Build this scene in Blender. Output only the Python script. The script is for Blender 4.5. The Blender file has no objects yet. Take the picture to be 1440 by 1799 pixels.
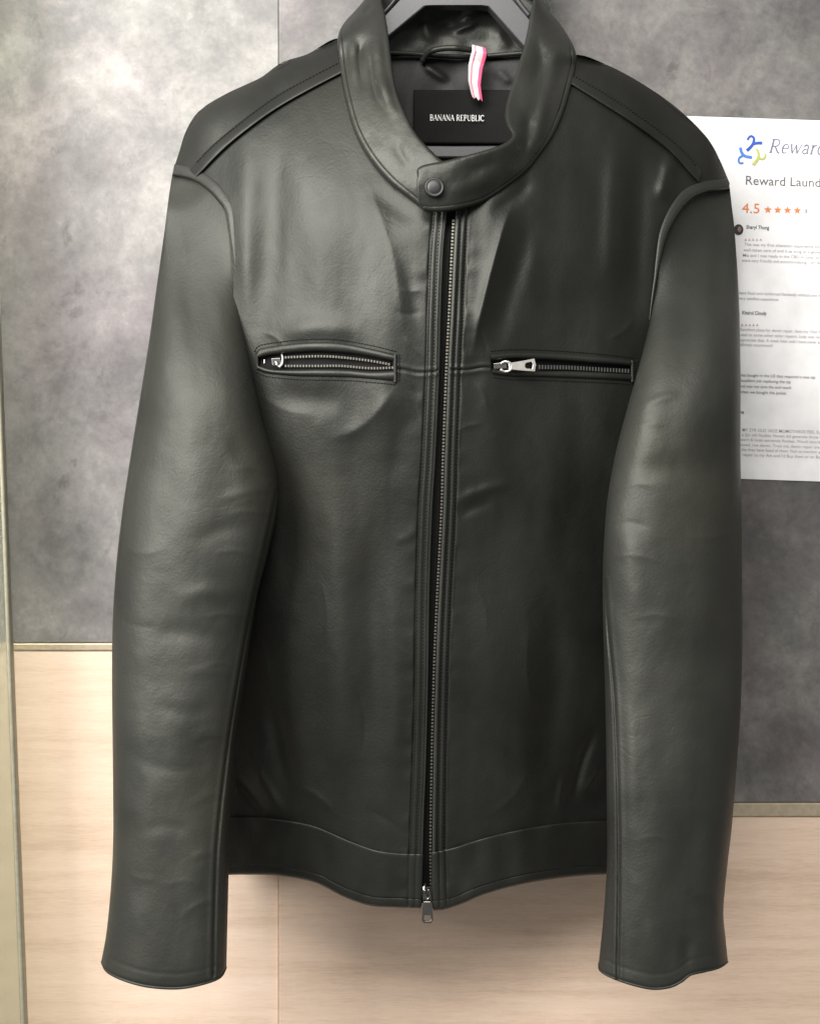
import bpy, bmesh, math, random
import numpy as np
from mathutils import Vector

# ------------------------------------------------------------------ camera, light, exposure
S = 2200.0            # picture units per metre in the plane of the jacket front
D = 1.20              # camera distance to that plane (m)
Z0 = 1.30             # height of the picture centre above the floor
sc = bpy.context.scene
cam_d = bpy.data.cameras.new("camera")
cam = bpy.data.objects.new("camera", cam_d)
sc.collection.objects.link(cam)
cam.location = (0, -D, Z0)
cam.rotation_euler = (math.radians(90), 0, 0)
cam_d.sensor_fit = 'VERTICAL'
cam_d.sensor_height = 24.0
cam_d.lens = 12.0 / ((1799 / 2 / S) / D)
cam_d.clip_start = 0.01
cam_d.clip_end = 50
sc.camera = cam

world = bpy.data.worlds.new("World")
sc.world = world
world.use_nodes = True
wb = world.node_tree.nodes["Background"]
wb.inputs[0].default_value = (1.0, 0.97, 0.92, 1)
wb.inputs[1].default_value = 0.30


def area(name, loc, target, size, power, color, size_y=None):
    l = bpy.data.lights.new(name, 'AREA')
    l.energy = power
    l.color = color
    l.shape = 'RECTANGLE' if size_y else 'DISK'
    l.size = size
    if size_y:
        l.size_y = size_y
    o = bpy.data.objects.new(name, l)
    sc.collection.objects.link(o)
    o.location = loc
    o.rotation_euler = (Vector(target) - Vector(loc)).to_track_quat('-Z', 'Y').to_euler()
    return o


area("ceiling_downlight", (-0.72, -0.42, Z0 + 0.80), (-0.35, 0.15, Z0 + 0.12), 0.25, 3.6, (1.0, 0.985, 0.96))
area("added_left_fill", (-1.10, -0.95, Z0 + 0.55), (-0.2, 0.15, Z0 - 0.25), 0.9, 38, (1.0, 0.97, 0.925), 0.8)  # lamp added to brighten the left sleeve and lower-left wood
area("ceiling_panel_light", (-0.30, -1.25, Z0 + 1.05), (0.0, 0.1, Z0 - 0.1), 1.1, 36, (1.0, 0.97, 0.925), 0.7)
sc.cycles.max_bounces = 6
sc.cycles.diffuse_bounces = 3
sc.cycles.glossy_bounces = 3

sc.view_settings.view_transform = 'Standard'
sc.view_settings.look = 'None'
sc.view_settings.exposure = 0.0
sc.view_settings.gamma = 1.0
sc.view_settings.use_curve_mapping = False

COL = sc.collection
rng = np.random.default_rng(7)


# ------------------------------------------------------------------ helpers
def P(px, py, d):
    """picture units + depth behind the jacket-front plane -> world arrays"""
    px = np.asarray(px, float); py = np.asarray(py, float); d = np.asarray(d, float)
    k = (D + d) / D / S
    return np.stack([(px - 720) * k, d + 0 * px, (899.5 - py) * k + Z0], -1)


def smooth(a, b, x):
    t = np.clip((x - a) / (b - a), 0, 1)
    return t * t * (3 - 2 * t)


def cr(pts, n, even=True):
    """Catmull-Rom through pts (any dimension), n samples"""
    p = np.asarray(pts, float)
    m = len(p)
    if m == 2:
        t = np.linspace(0, 1, n)[:, None]
        return p[0] * (1 - t) + p[1] * t
    q = np.vstack([2 * p[0] - p[1], p, 2 * p[-1] - p[-2]])
    def ev(u):
        i = np.clip(u.astype(int), 0, m - 2)
        t = (u - i)[:, None]
        a, b, c, e = q[i], q[i + 1], q[i + 2], q[i + 3]
        return 0.5 * (2 * b + (c - a) * t + (2 * a - 5 * b + 4 * c - e) * t * t + (3 * b - a - 3 * c + e) * t ** 3)
    if not even:
        return ev(np.linspace(0, m - 1, n))
    f = ev(np.linspace(0, m - 1, 40 * m))
    L = np.concatenate([[0], np.cumsum(np.linalg.norm(np.diff(f[:, :2], axis=0), axis=1))])
    s = np.linspace(0, L[-1], n)
    return np.stack([np.interp(s, L, f[:, k]) for k in range(f.shape[1])], -1)


def curve_x(pts):
    """x as a function of y"""
    c = cr(pts, 200)
    o = np.argsort(c[:, 1])
    return lambda y: np.interp(y, c[o, 1], c[o, 0])


def curve_y(pts):
    c = cr(pts, 200)
    o = np.argsort(c[:, 0])
    return lambda x: np.interp(x, c[o, 0], c[o, 1])


def dist(px, py, line):
    """distance, run 0..1, signed side to a polyline (n,2)"""
    best = np.full(px.shape, 1e9); run = np.zeros(px.shape)
    n = len(line) - 1
    for i in range(n):
        a, b = line[i], line[i + 1]
        v = b - a
        L2 = max(v @ v, 1e-9)
        t = np.clip(((px - a[0]) * v[0] + (py - a[1]) * v[1]) / L2, 0, 1)
        dd = np.hypot(px - a[0] - t * v[0], py - a[1] - t * v[1])
        m = dd < best
        best = np.where(m, dd, best)
        run = np.where(m, (i + t) / n, run)
    return best, run


class Noise:
    def __init__(self, seed, n=64):
        self.g = np.random.default_rng(seed).uniform(-1, 1, (n, n)); self.n = n

    def __call__(self, x, y):
        n = self.n
        xi = np.floor(x).astype(int); yi = np.floor(y).astype(int)
        fx = x - xi; fy = y - yi
        fx = fx * fx * (3 - 2 * fx); fy = fy * fy * (3 - 2 * fy)
        g = self.g
        a = g[xi % n, yi % n]; b = g[(xi + 1) % n, yi % n]
        c = g[xi % n, (yi + 1) % n]; e = g[(xi + 1) % n, (yi + 1) % n]
        return (a * (1 - fx) + b * fx) * (1 - fy) + (c * (1 - fx) + e * fx) * fy


def apply_folds(px, py, folds):
    """each fold: (points, height toward the viewer in mm, half width, taper)"""
    z = np.zeros(px.shape)
    for f in folds:
        pts, amp, w = f[0], f[1], f[2]
        taper = f[3] if len(f) > 3 else 1
        line = cr(pts, 10 if len(pts) > 2 else 3)
        lo = line.min(0) - 4 * w; hi = line.max(0) + 4 * w
        m = (px > lo[0]) & (px < hi[0]) & (py > lo[1]) & (py < hi[1])
        if not m.any():
            continue
        d, r = dist(px[m], py[m], line)
        g = np.exp(-np.sqrt((d / w) ** 2 + 0.04)) * 1.22 if len(f) > 4 else np.exp(-(d / w) ** 2)
        if taper:
            g = g * smooth(-0.02, 0.35, r) * smooth(1.02, 0.65, r)
        z[m] += amp * 0.001 * g
    return z


def mesh_obj(name, verts, faces, mat, parent=None, smooth_shade=True):
    me = bpy.data.meshes.new(name)
    me.from_pydata([tuple(v) for v in verts], [], faces)
    me.update()
    if smooth_shade:
        me.polygons.foreach_set("use_smooth", [True] * len(me.polygons))
    me.materials.append(mat)
    o = bpy.data.objects.new(name, me)
    COL.objects.link(o)
    if parent:
        o.parent = parent
    return o


def grid_mesh(name, V, mat, parent=None, wrap=False, solid=0.0, flip=False):
    """V (rows, cols, 3)"""
    r, c, _ = V.shape
    nv = r * c
    me = bpy.data.meshes.new(name)
    me.vertices.add(nv)
    me.vertices.foreach_set("co", V.reshape(-1).astype(np.float32))
    cc = c if wrap else c - 1
    I, J = np.meshgrid(np.arange(r - 1), np.arange(cc), indexing='ij')
    J2 = (J + 1) % c
    q = np.stack([I * c + J, I * c + J2, (I + 1) * c + J2, (I + 1) * c + J], -1).reshape(-1, 4)
    if flip:
        q = q[:, ::-1]
    n = len(q)
    me.loops.add(4 * n)
    me.loops.foreach_set("vertex_index", q.reshape(-1).astype(np.int32))
    me.polygons.add(n)
    me.polygons.foreach_set("loop_start", (np.arange(n) * 4).astype(np.int32))
    me.polygons.foreach_set("use_smooth", np.ones(n, bool))
    me.update(calc_edges=True)
    me.validate()
    me.materials.append(mat)
    o = bpy.data.objects.new(name, me)
    COL.objects.link(o)
    if parent:
        o.parent = parent
    if solid:
        m = o.modifiers.new("thickness", 'SOLIDIFY')
        m.thickness = abs(solid)
        m.offset = -1 if solid > 0 else 1
    return o


def tube_data(pts, rad, n=8, caps=True):
    p = np.asarray(pts, float)
    m = len(p)
    rad = np.broadcast_to(np.asarray(rad, float), (m,))
    t = np.gradient(p, axis=0)
    t /= np.linalg.norm(t, axis=1)[:, None] + 1e-12
    up = np.array([0, 1.0, 0])
    if abs(t[0] @ up) > 0.9:
        up = np.array([1.0, 0, 0])
    vs, fs = [], []
    a = up - (up @ t[0]) * t[0]
    for i in range(m):
        a = a - (a @ t[i]) * t[i]
        a /= np.linalg.norm(a) + 1e-12
        b = np.cross(t[i], a)
        for k in range(n):
            w = 2 * math.pi * k / n
            vs.append(p[i] + rad[i] * (math.cos(w) * a + math.sin(w) * b))
    for i in range(m - 1):
        for k in range(n):
            k2 = (k + 1) % n
            fs.append((i * n + k, i * n + k2, (i + 1) * n + k2, (i + 1) * n + k))
    if caps:
        fs.append(tuple(range(n))[::-1])
        fs.append(tuple((m - 1) * n + k for k in range(n)))
    return vs, fs


def tube(name, pts, rad, mat, parent=None, n=8):
    v, f = tube_data(pts, rad, n)
    return mesh_obj(name, v, f, mat, parent)


def join_data(items):
    V, F = [], []
    for v, f in items:
        o = len(V)
        V += list(v)
        F += [tuple(i + o for i in q) for q in f]
    return V, F


def box_data(c, ax, ay, az):
    """box from centre and three half-axis vectors"""
    c = np.asarray(c); ax = np.asarray(ax); ay = np.asarray(ay); az = np.asarray(az)
    v = [c + i * ax + j * ay + k * az for i in (-1, 1) for j in (-1, 1) for k in (-1, 1)]
    f = [(0, 1, 3, 2), (4, 6, 7, 5), (0, 4, 5, 1), (2, 3, 7, 6), (0, 2, 6, 4), (1, 5, 7, 3)]
    return v, f


def slab(name, poly, y0, y1, mat, parent=None, holes=None, bevel=0.0):
    """flat outline in world X,Z, extruded from depth y0 (front) to y1; optional ring with a hole of equal point count"""
    bm = bmesh.new()
    if holes is None:
        f = [bm.verts.new((x, y0, z)) for x, z in poly]
        b = [bm.verts.new((x, y1, z)) for x, z in poly]
        bm.faces.new(f); bm.faces.new(b[::-1])
        n = len(poly)
        for i in range(n):
            j = (i + 1) % n
            bm.faces.new((f[j], f[i], b[i], b[j]))
    else:
        n = len(poly)
        fo = [bm.verts.new((x, y0, z)) for x, z in poly]
        bo = [bm.verts.new((x, y1, z)) for x, z in poly]
        fi = [bm.verts.new((x, y0, z)) for x, z in holes]
        bi = [bm.verts.new((x, y1, z)) for x, z in holes]
        for i in range(n):
            j = (i + 1) % n
            bm.faces.new((fo[i], fo[j], fi[j], fi[i]))
            bm.faces.new((bo[j], bo[i], bi[i], bi[j]))
            bm.faces.new((fo[j], fo[i], bo[i], bo[j]))
            bm.faces.new((fi[i], fi[j], bi[j], bi[i]))
    bmesh.ops.recalc_face_normals(bm, faces=bm.faces)
    me = bpy.data.meshes.new(name)
    bm.to_mesh(me); bm.free()
    me.materials.append(mat)
    o = bpy.data.objects.new(name, me)
    COL.objects.link(o)
    if parent:
        o.parent = parent
    if bevel:
        m = o.modifiers.new("bevel", 'BEVEL')
        m.width = bevel; m.segments = 3; m.limit_method = 'ANGLE'; m.angle_limit = math.radians(50)
    return o


def empty(name, loc, label, cat):
    o = bpy.data.objects.new(name, None)
    COL.objects.link(o)
    o.location = loc
    o["label"] = label; o["category"] = cat
    o.empty_display_size = 0.05
    return o


def keep(o, parent):
    """parent without moving"""
    o.parent = parent
    o.matrix_parent_inverse = PINV[parent.name]
    return o


PINV = {}


def root(name, loc, label, cat):
    o = empty(name, loc, label, cat)
    from mathutils import Matrix
    PINV[o.name] = Matrix.Translation(loc).inverted()
    return o


# ------------------------------------------------------------------ materials
def new_mat(name):
    m = bpy.data.materials.new(name)
    m.use_nodes = True
    nt = m.node_tree
    b = nt.nodes["Principled BSDF"]
    return m, nt, b


def node(nt, kind, **kw):
    n = nt.nodes.new(kind)
    for k, v in kw.items():
        if k.startswith("i_"):
            n.inputs[k[2:].replace("_", " ")].default_value = v
        else:
            setattr(n, k, v)
    return n


def ramp(nt, stops):
    r = nt.nodes.new("ShaderNodeValToRGB")
    e = r.color_ramp.elements
    while len(e) < len(stops):
        e.new(0.5)
    for el, (p, c) in zip(e, stops):
        el.position = p
        el.color = (*c, 1) if len(c) == 3 else c
    return r


def plain(name, col, rough=0.5, metal=0.0, spec=0.5, bump=0.0, bscale=200):
    m, nt, b = new_mat(name)
    tc = node(nt, "ShaderNodeTexCoord")
    ns = node(nt, "ShaderNodeTexNoise"); ns.inputs["Scale"].default_value = bscale; ns.inputs["Detail"].default_value = 4
    nt.links.new(tc.outputs["Object"], ns.inputs["Vector"])
    r = ramp(nt, [(0.3, tuple(c * 0.88 for c in col)), (0.7, tuple(min(1, c * 1.08) for c in col))])
    nt.links.new(ns.outputs["Fac"], r.inputs[0])
    nt.links.new(r.outputs[0], b.inputs["Base Color"])
    b.inputs["Roughness"].default_value = rough
    b.inputs["Metallic"].default_value = metal
    b.inputs["Specular IOR Level"].default_value = spec
    if bump:
        bp = node(nt, "ShaderNodeBump"); bp.inputs["Strength"].default_value = bump; bp.inputs["Distance"].default_value = 0.0006
        nt.links.new(ns.outputs["Fac"], bp.inputs["Height"])
        nt.links.new(bp.outputs[0], b.inputs["Normal"])
    return m


def leather(name, dark, light, rough=(0.38, 0.56), coat=0.0, wrinkle=0.11):
    m, nt, b = new_mat(name)
    tc = node(nt, "ShaderNodeTexCoord")
    L = nt.links.new
    big = node(nt, "ShaderNodeTexNoise"); big.inputs["Scale"].default_value = 9; big.inputs["Detail"].default_value = 5
    big.inputs["Distortion"].default_value = 0.4
    L(tc.outputs["Object"], big.inputs["Vector"])
    r = ramp(nt, [(0.30, dark), (0.72, light)])
    L(big.outputs["Fac"], r.inputs[0])
    # brown-olive handling wear
    wear = node(nt, "ShaderNodeTexNoise"); wear.inputs["Scale"].default_value = 4.3; wear.inputs["Detail"].default_value = 3
    L(tc.outputs["Object"], wear.inputs["Vector"])
    wr = ramp(nt, [(0.52, (0, 0, 0)), (0.75, (1, 1, 1))])
    L(wear.outputs["Fac"], wr.inputs[0])
    mx = node(nt, "ShaderNodeMix", data_type='RGBA')
    L(wr.outputs[0], mx.inputs["Factor"])
    L(r.outputs[0], mx.inputs[6])
    mx.inputs[7].default_value = (light[0] * 1.2, light[1] * 1.12, light[2] * 0.88, 1)
    L(mx.outputs[2], b.inputs["Base Color"])
    mr = node(nt, "ShaderNodeMapRange")
    mr.inputs["To Min"].default_value = rough[0]; mr.inputs["To Max"].default_value = rough[1]
    n2 = node(nt, "ShaderNodeTexNoise"); n2.inputs["Scale"].default_value = 22; n2.inputs["Detail"].default_value = 6
    L(tc.outputs["Object"], n2.inputs["Vector"])
    L(n2.outputs["Fac"], mr.inputs["Value"])
    L(mr.outputs[0], b.inputs["Roughness"])
    # grain: cells + fine noise + soft creases
    vo = node(nt, "ShaderNodeTexVoronoi"); vo.inputs["Scale"].default_value = 900
    vo.feature = 'DISTANCE_TO_EDGE'
    L(tc.outputs["Object"], vo.inputs["Vector"])
    cre = node(nt, "ShaderNodeTexNoise"); cre.inputs["Scale"].default_value = 55; cre.inputs["Detail"].default_value = 7
    cre.inputs["Roughness"].default_value = 0.6; cre.inputs["Distortion"].default_value = 1.2
    L(tc.outputs["Object"], cre.inputs["Vector"])
    # thin scattered crease lines
    cn = node(nt, "ShaderNodeTexNoise"); cn.inputs["Scale"].default_value = 34; cn.inputs["Detail"].default_value = 3; cn.inputs["Distortion"].default_value = 0.8
    L(tc.outputs["Object"], cn.inputs["Vector"])
    sub = node(nt, "ShaderNodeMath", operation='SUBTRACT'); sub.inputs[1].default_value = 0.5
    L(cn.outputs["Fac"], sub.inputs[0])
    ab = node(nt, "ShaderNodeMath", operation='ABSOLUTE'); L(sub.outputs[0], ab.inputs[0])
    lr = ramp(nt, [(0.0, (0, 0, 0)), (0.035, (1, 1, 1))]); L(ab.outputs[0], lr.inputs[0])
    lmask = ramp(nt, [(0.50, (0, 0, 0)), (0.66, (1, 1, 1))]); L(big.outputs["Fac"], lmask.inputs[0])
    lm = node(nt, "ShaderNodeMix", data_type='FLOAT'); L(lmask.outputs[0], lm.inputs[0]); lm.inputs[2].default_value = 1.0; L(lr.outputs[0], lm.inputs[3])
    b0 = node(nt, "ShaderNodeBump"); b0.inputs["Strength"].default_value = 0.10; b0.inputs["Distance"].default_value = 0.0008
    L(lm.outputs[0], b0.inputs["Height"])
    gr = node(nt, "ShaderNodeTexNoise"); gr.inputs["Scale"].default_value = 420; gr.inputs["Detail"].default_value = 3
    L(tc.outputs["Object"], gr.inputs["Vector"])
    b3 = node(nt, "ShaderNodeBump"); b3.inputs["Strength"].default_value = 0.28; b3.inputs["Distance"].default_value = 0.0006
    L(gr.outputs["Fac"], b3.inputs["Height"]); L(b0.outputs[0], b3.inputs["Normal"])
    b1 = node(nt, "ShaderNodeBump"); L(b3.outputs[0], b1.inputs["Normal"]); b1.inputs["Strength"].default_value = wrinkle; b1.inputs["Distance"].default_value = 0.0012
    L(cre.outputs["Fac"], b1.inputs["Height"])
    b2 = node(nt, "ShaderNodeBump"); b2.inputs["Strength"].default_value = 0.18; b2.inputs["Distance"].default_value = 0.0004
    L(vo.outputs["Distance"], b2.inputs["Height"])
    L(b1.outputs[0], b2.inputs["Normal"])
    L(b2.outputs[0], b.inputs["Normal"])
    b.inputs["Specular IOR Level"].default_value = 0.42
    b.inputs["Specular Tint"].default_value = (0.97, 1.0, 0.92, 1)
    b.inputs["Coat Weight"].default_value = coat
    b.inputs["Coat Roughness"].default_value = 0.35
    return m


M_LEATHER = leather("black_leather", (0.0042, 0.0044, 0.0040), (0.0150, 0.0154, 0.0138))
M_SLEEVE = leather("lighter_sleeve_leather", (0.012, 0.0124, 0.0110), (0.028, 0.0286, 0.0250), rough=(0.42, 0.58))  # sleeves in a lighter tone than the torso leather
M_COLLAR = leather("collar_leather", (0.012, 0.0125, 0.011), (0.024, 0.0245, 0.0215), rough=(0.36, 0.5), wrinkle=0.12)
M_EDGE = leather("edge_leather", (0.018, 0.0185, 0.017), (0.034, 0.034, 0.031), rough=(0.38, 0.5))
M_LINING = leather("inner_leather", (0.010, 0.010, 0.010), (0.018, 0.018, 0.017), rough=(0.38, 0.5), wrinkle=0.2)
M_SATIN = plain("satin_lining", (0.006, 0.006, 0.006), 0.5, spec=0.3, bump=0.2, bscale=300)
M_LABEL = plain("woven_label", (0.006, 0.006, 0.006), 0.75, spec=0.2, bump=0.3, bscale=900)
M_THREAD = plain("dark_thread", (0.008, 0.008, 0.008), 0.8, spec=0.2)
M_TAPE = plain("zip_tape", (0.007, 0.007, 0.007), 0.85, spec=0.2, bump=0.5, bscale=900)
M_TEETH = plain("nickel_teeth", (0.30, 0.29, 0.25), 0.34, metal=1.0)
M_NICKEL = plain("polished_nickel", (0.78, 0.76, 0.72), 0.30, metal=1.0)
M_GUN = plain("gunmetal", (0.20, 0.20, 0.19), 0.28, metal=1.0)
M_SNAP = plain("dark_snap_metal", (0.035, 0.035, 0.035), 0.42, metal=0.6)
M_HANGER = plain("grey_black_plastic", (0.035, 0.036, 0.040), 0.36, bump=0.05, bscale=400)
M_WHITE = plain("white_tape", (0.60, 0.57, 0.58), 0.8)
M_PINK = plain("pink_ink", (0.80, 0.12, 0.25), 0.8)
M_PAPER = plain("printer_paper", (0.90, 0.90, 0.91), 0.7, bscale=30)
M_SILVER = plain("silver_thread", (0.72, 0.72, 0.70), 0.5)


def ink(name, c):
    return plain("ink_" + name, c, 0.8, spec=0.2, bscale=700)


I_GREY = ink("grey", (0.16, 0.16, 0.17)); I_NAVY = ink("violet_grey", (0.20, 0.20, 0.30))
I_ORANGE = ink("orange", (0.78, 0.26, 0.10)); I_PALE = ink("pale", (0.42, 0.40, 0.42)); I_BLACK = ink("black", (0.05, 0.05, 0.055))
I_DBLUE = ink("dark_blue", (0.05, 0.12, 0.50)); I_BLUE = ink("blue", (0.10, 0.25, 0.72)); I_GREEN = ink("green", (0.50, 0.55, 0.16))
I_ROSE = ink("rose", (0.62, 0.42, 0.44)); I_FACE = ink("portrait", (0.30, 0.18, 0.14))


def concrete(name, dark, mid, light, seed):
    m, nt, b = new_mat(name)
    L = nt.links.new
    tc = node(nt, "ShaderNodeTexCoord")
    mp = node(nt, "ShaderNodeMapping")
    mp.inputs["Location"].default_value = (seed * 3.1, seed * 1.7, seed)
    L(tc.outputs["Object"], mp.inputs["Vector"])
    a = node(nt, "ShaderNodeTexNoise"); a.inputs["Scale"].default_value = 4.6; a.inputs["Detail"].default_value = 9
    a.inputs["Roughness"].default_value = 0.6; a.inputs["Distortion"].default_value = 0.2
    L(mp.outputs[0], a.inputs["Vector"])
    c = node(nt, "ShaderNodeTexNoise"); c.inputs["Scale"].default_value = 14; c.inputs["Detail"].default_value = 8
    c.inputs["Roughness"].default_value = 0.74; c.inputs["Distortion"].default_value = 0.25
    L(mp.outputs[0], c.inputs["Vector"])
    mix = node(nt, "ShaderNodeMix", data_type='FLOAT'); mix.inputs[0].default_value = 0.46
    L(a.outputs["Fac"], mix.inputs[2]); L(c.outputs["Fac"], mix.inputs[3])
    r = ramp(nt, [(0.38, dark), (0.50, mid), (0.62, light)])
    L(mix.outputs[0], r.inputs[0])
    # pink / green tints in the print
    t = node(nt, "ShaderNodeTexNoise"); t.inputs["Scale"].default_value = 7.5; t.inputs["Detail"].default_value = 5
    mp2 = node(nt, "ShaderNodeMapping"); mp2.inputs["Location"].default_value = (9 + seed, 4, 2)
    L(tc.outputs["Object"], mp2.inputs["Vector"]); L(mp2.outputs[0], t.inputs["Vector"])
    tr = ramp(nt, [(0.36, (0.97, 1.0, 0.955)), (0.52, (1.0, 0.985, 0.97)), (0.66, (1.02, 0.955, 0.975))])
    L(t.outputs["Fac"], tr.inputs[0])
    mu = node(nt, "ShaderNodeMix", data_type='RGBA', blend_type='MULTIPLY'); mu.inputs[0].default_value = 1.0
    L(r.outputs[0], mu.inputs[6]); L(tr.outputs[0], mu.inputs[7])
    # chipped darker spots
    v = node(nt, "ShaderNodeTexNoise"); v.inputs["Scale"].default_value = 21; v.inputs["Detail"].default_value = 10
    v.inputs["Roughness"].default_value = 0.68; v.inputs["Distortion"].default_value = 0.6
    L(mp2.outputs[0], v.inputs["Vector"])
    vr = ramp(nt, [(0.30, (0.55, 0.53, 0.52)), (0.40, (1, 1, 1)), (0.62, (1, 1, 1)), (0.72, (1.35, 1.33, 1.28))])
    L(v.outputs["Fac"], vr.inputs[0])
    mu2 = node(nt, "ShaderNodeMix", data_type='RGBA', blend_type='MULTIPLY'); mu2.inputs[0].default_value = 0.9
    L(mu.outputs[2], mu2.inputs[6]); L(vr.outputs[0], mu2.inputs[7])
    fg = node(nt, "ShaderNodeTexNoise"); fg.inputs["Scale"].default_value = 130; fg.inputs["Detail"].default_value = 8
    fg.inputs["Roughness"].default_value = 0.7
    L(tc.outputs["Object"], fg.inputs["Vector"])
    fr = ramp(nt, [(0.32, (0.86, 0.86, 0.86)), (0.5, (1, 1, 1)), (0.68, (1.12, 1.12, 1.12))]); L(fg.outputs["Fac"], fr.inputs[0])
    mu3 = node(nt, "ShaderNodeMix", data_type='RGBA', blend_type='MULTIPLY'); mu3.inputs[0].default_value = 1.0
    L(mu2.outputs[2], mu3.inputs[6]); L(fr.outputs[0], mu3.inputs[7])
    L(mu3.outputs[2], b.inputs["Base Color"])
    b.inputs["Roughness"].default_value = 0.5
    b.inputs["Specular IOR Level"].default_value = 0.4
    bp = node(nt, "ShaderNodeBump"); bp.inputs["Strength"].default_value = 0.12; bp.inputs["Distance"].default_value = 0.001
    L(c.outputs["Fac"], bp.inputs["Height"]); L(bp.outputs[0], b.inputs["Normal"])
    return m


def wood(name, a_, b_, c_, seed):
    m, nt, b = new_mat(name)
    L = nt.links.new
    tc = node(nt, "ShaderNodeTexCoord")
    def nz(scale, sx, sz, det=6, dist_=0.3, off=0.0):
        mp = node(nt, "ShaderNodeMapping")
        mp.inputs["Scale"].default_value = (sx, 1, sz)
        mp.inputs["Location"].default_value = (seed + off, seed * 2, off * 3)
        L(tc.outputs["Object"], mp.inputs["Vector"])
        n = node(nt, "ShaderNodeTexNoise"); n.inputs["Scale"].default_value = scale
        n.inputs["Detail"].default_value = det; n.inputs["Distortion"].default_value = dist_
        L(mp.outputs[0], n.inputs["Vector"])
        return n
    n1 = nz(4.0, 0.45, 5.0)            # broad horizontal bands
    n2 = nz(9.0, 0.9, 16.0, off=3)      # grain lines
    n3 = nz(30.0, 3.0, 40.0, off=7)     # fibre
    n4 = nz(26.0, 22.0, 0.9, det=3, off=5)  # faint cross weave of the print
    m1 = node(nt, "ShaderNodeMix", data_type='FLOAT'); m1.inputs[0].default_value = 0.45
    L(n1.outputs["Fac"], m1.inputs[2]); L(n2.outputs["Fac"], m1.inputs[3])
    m2 = node(nt, "ShaderNodeMix", data_type='FLOAT'); m2.inputs[0].default_value = 0.30
    L(m1.outputs[0], m2.inputs[2]); L(n3.outputs["Fac"], m2.inputs[3])
    m3 = node(nt, "ShaderNodeMix", data_type='FLOAT'); m3.inputs[0].default_value = 0.03
    L(m2.outputs[0], m3.inputs[2]); L(n4.outputs["Fac"], m3.inputs[3])
    r = ramp(nt, [(0.36, a_), (0.50, b_), (0.64, c_)])
    L(m3.outputs[0], r.inputs[0])
    L(r.outputs[0], b.inputs["Base Color"])
    b.inputs["Roughness"].default_value = 0.55
    b.inputs["Specular IOR Level"].default_value = 0.35
    bp = node(nt, "ShaderNodeBump"); bp.inputs["Strength"].default_value = 0.08; bp.inputs["Distance"].default_value = 0.0006
    L(n3.outputs["Fac"], bp.inputs["Height"]); L(bp.outputs[0], b.inputs["Normal"])
    return m


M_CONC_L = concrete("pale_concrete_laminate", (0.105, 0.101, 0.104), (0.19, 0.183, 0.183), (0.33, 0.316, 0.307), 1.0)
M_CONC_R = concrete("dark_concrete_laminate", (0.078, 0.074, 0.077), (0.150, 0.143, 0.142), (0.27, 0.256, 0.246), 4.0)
M_WOOD_L = wood("bleached_oak_laminate", (0.68, 0.51, 0.385), (0.80, 0.62, 0.485), (0.87, 0.70, 0.57), 1.0)
M_WOOD_R = wood("sand_oak_laminate", (0.62, 0.46, 0.345), (0.76, 0.58, 0.45), (0.83, 0.655, 0.525), 5.0)
M_TRIM = plain("champagne_metal", (0.58, 0.49, 0.36), 0.42, metal=0.6)
M_GAP = plain("dark_joint", (0.06, 0.05, 0.045), 0.8)
M_WALL = plain("wall_board", (0.35, 0.32, 0.3), 0.9)

# ------------------------------------------------------------------ wall panels
WD = 0.188     # depth of the wall face behind the jacket-front plane


def wx(px, d=WD):
    return (px - 720) / S * (D + d) / D


def wz(py, d=WD):
    return (899.5 - py) / S * (D + d) / D + Z0


def panel(name, x0, x1, y0, y1, d, mat, parent, thick=0.012, bevel=0.0008):
    o = slab(name, [(wx(x0), wz(y1)), (wx(x1), wz(y1)), (wx(x1), wz(y0)), (wx(x0), wz(y0))], d, d + thick, mat, parent, bevel=bevel)
    return o


wall = slab("wall", [(wx(-700), wz(2500)), (wx(2150), wz(2500)), (wx(2150), wz(-700)), (wx(-700), wz(-700))], WD + 0.014, WD + 0.05, M_WALL)
wall["kind"] = "structure"
SEAM = 489
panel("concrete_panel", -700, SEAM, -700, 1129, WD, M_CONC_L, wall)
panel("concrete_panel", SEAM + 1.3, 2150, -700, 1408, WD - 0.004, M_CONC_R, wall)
panel("wood_panel", -700, SEAM, 1143.5, 2500, WD, M_WOOD_L, wall)
panel("wood_panel", SEAM + 1.3, 2150, 1433, 2500, WD - 0.004, M_WOOD_R, wall)
panel("metal_trim", -700, SEAM, 1129.6, 1143, WD - 0.002, M_TRIM, wall, bevel=0.0012)
panel("metal_trim", SEAM + 1.3, 2150, 1408.6, 1432.4, WD - 0.006, M_TRIM, wall, bevel=0.0012)

# ------------------------------------------------------------------ jacket: shape of the front
JK = root("leather_jacket", (0.01, 0.08, Z0 + 0.25), "black leather biker jacket with snap band collar hanging on a plastic hanger", "jacket")

SIL = curve_y([(285, 330), (305, 300), (314, 270), (327, 230), (350, 195), (395, 166), (455, 138), (495, 110), (540, 95),
               (597, 68), (680, 48), (805, 42), (930, 58), (1007, 98), (1070, 116), (1140, 155), (1190, 195), (1238, 238),
               (1262, 278), (1280, 320), (1300, 350)])
EL = curve_x([(786, 330), (783, 370), (776, 450), (772, 560), (770, 640), (763, 800), (757, 900), (752, 1050), (750, 1200),
              (746, 1350), (742, 1450), (738, 1600)])
ER = curve_x([(804, 330), (802, 370), (798, 450), (793, 560), (789, 640), (783, 800), (780, 900), (770, 1100), (765, 1250),
              (762, 1400), (761, 1500), (763, 1610)])

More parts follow.
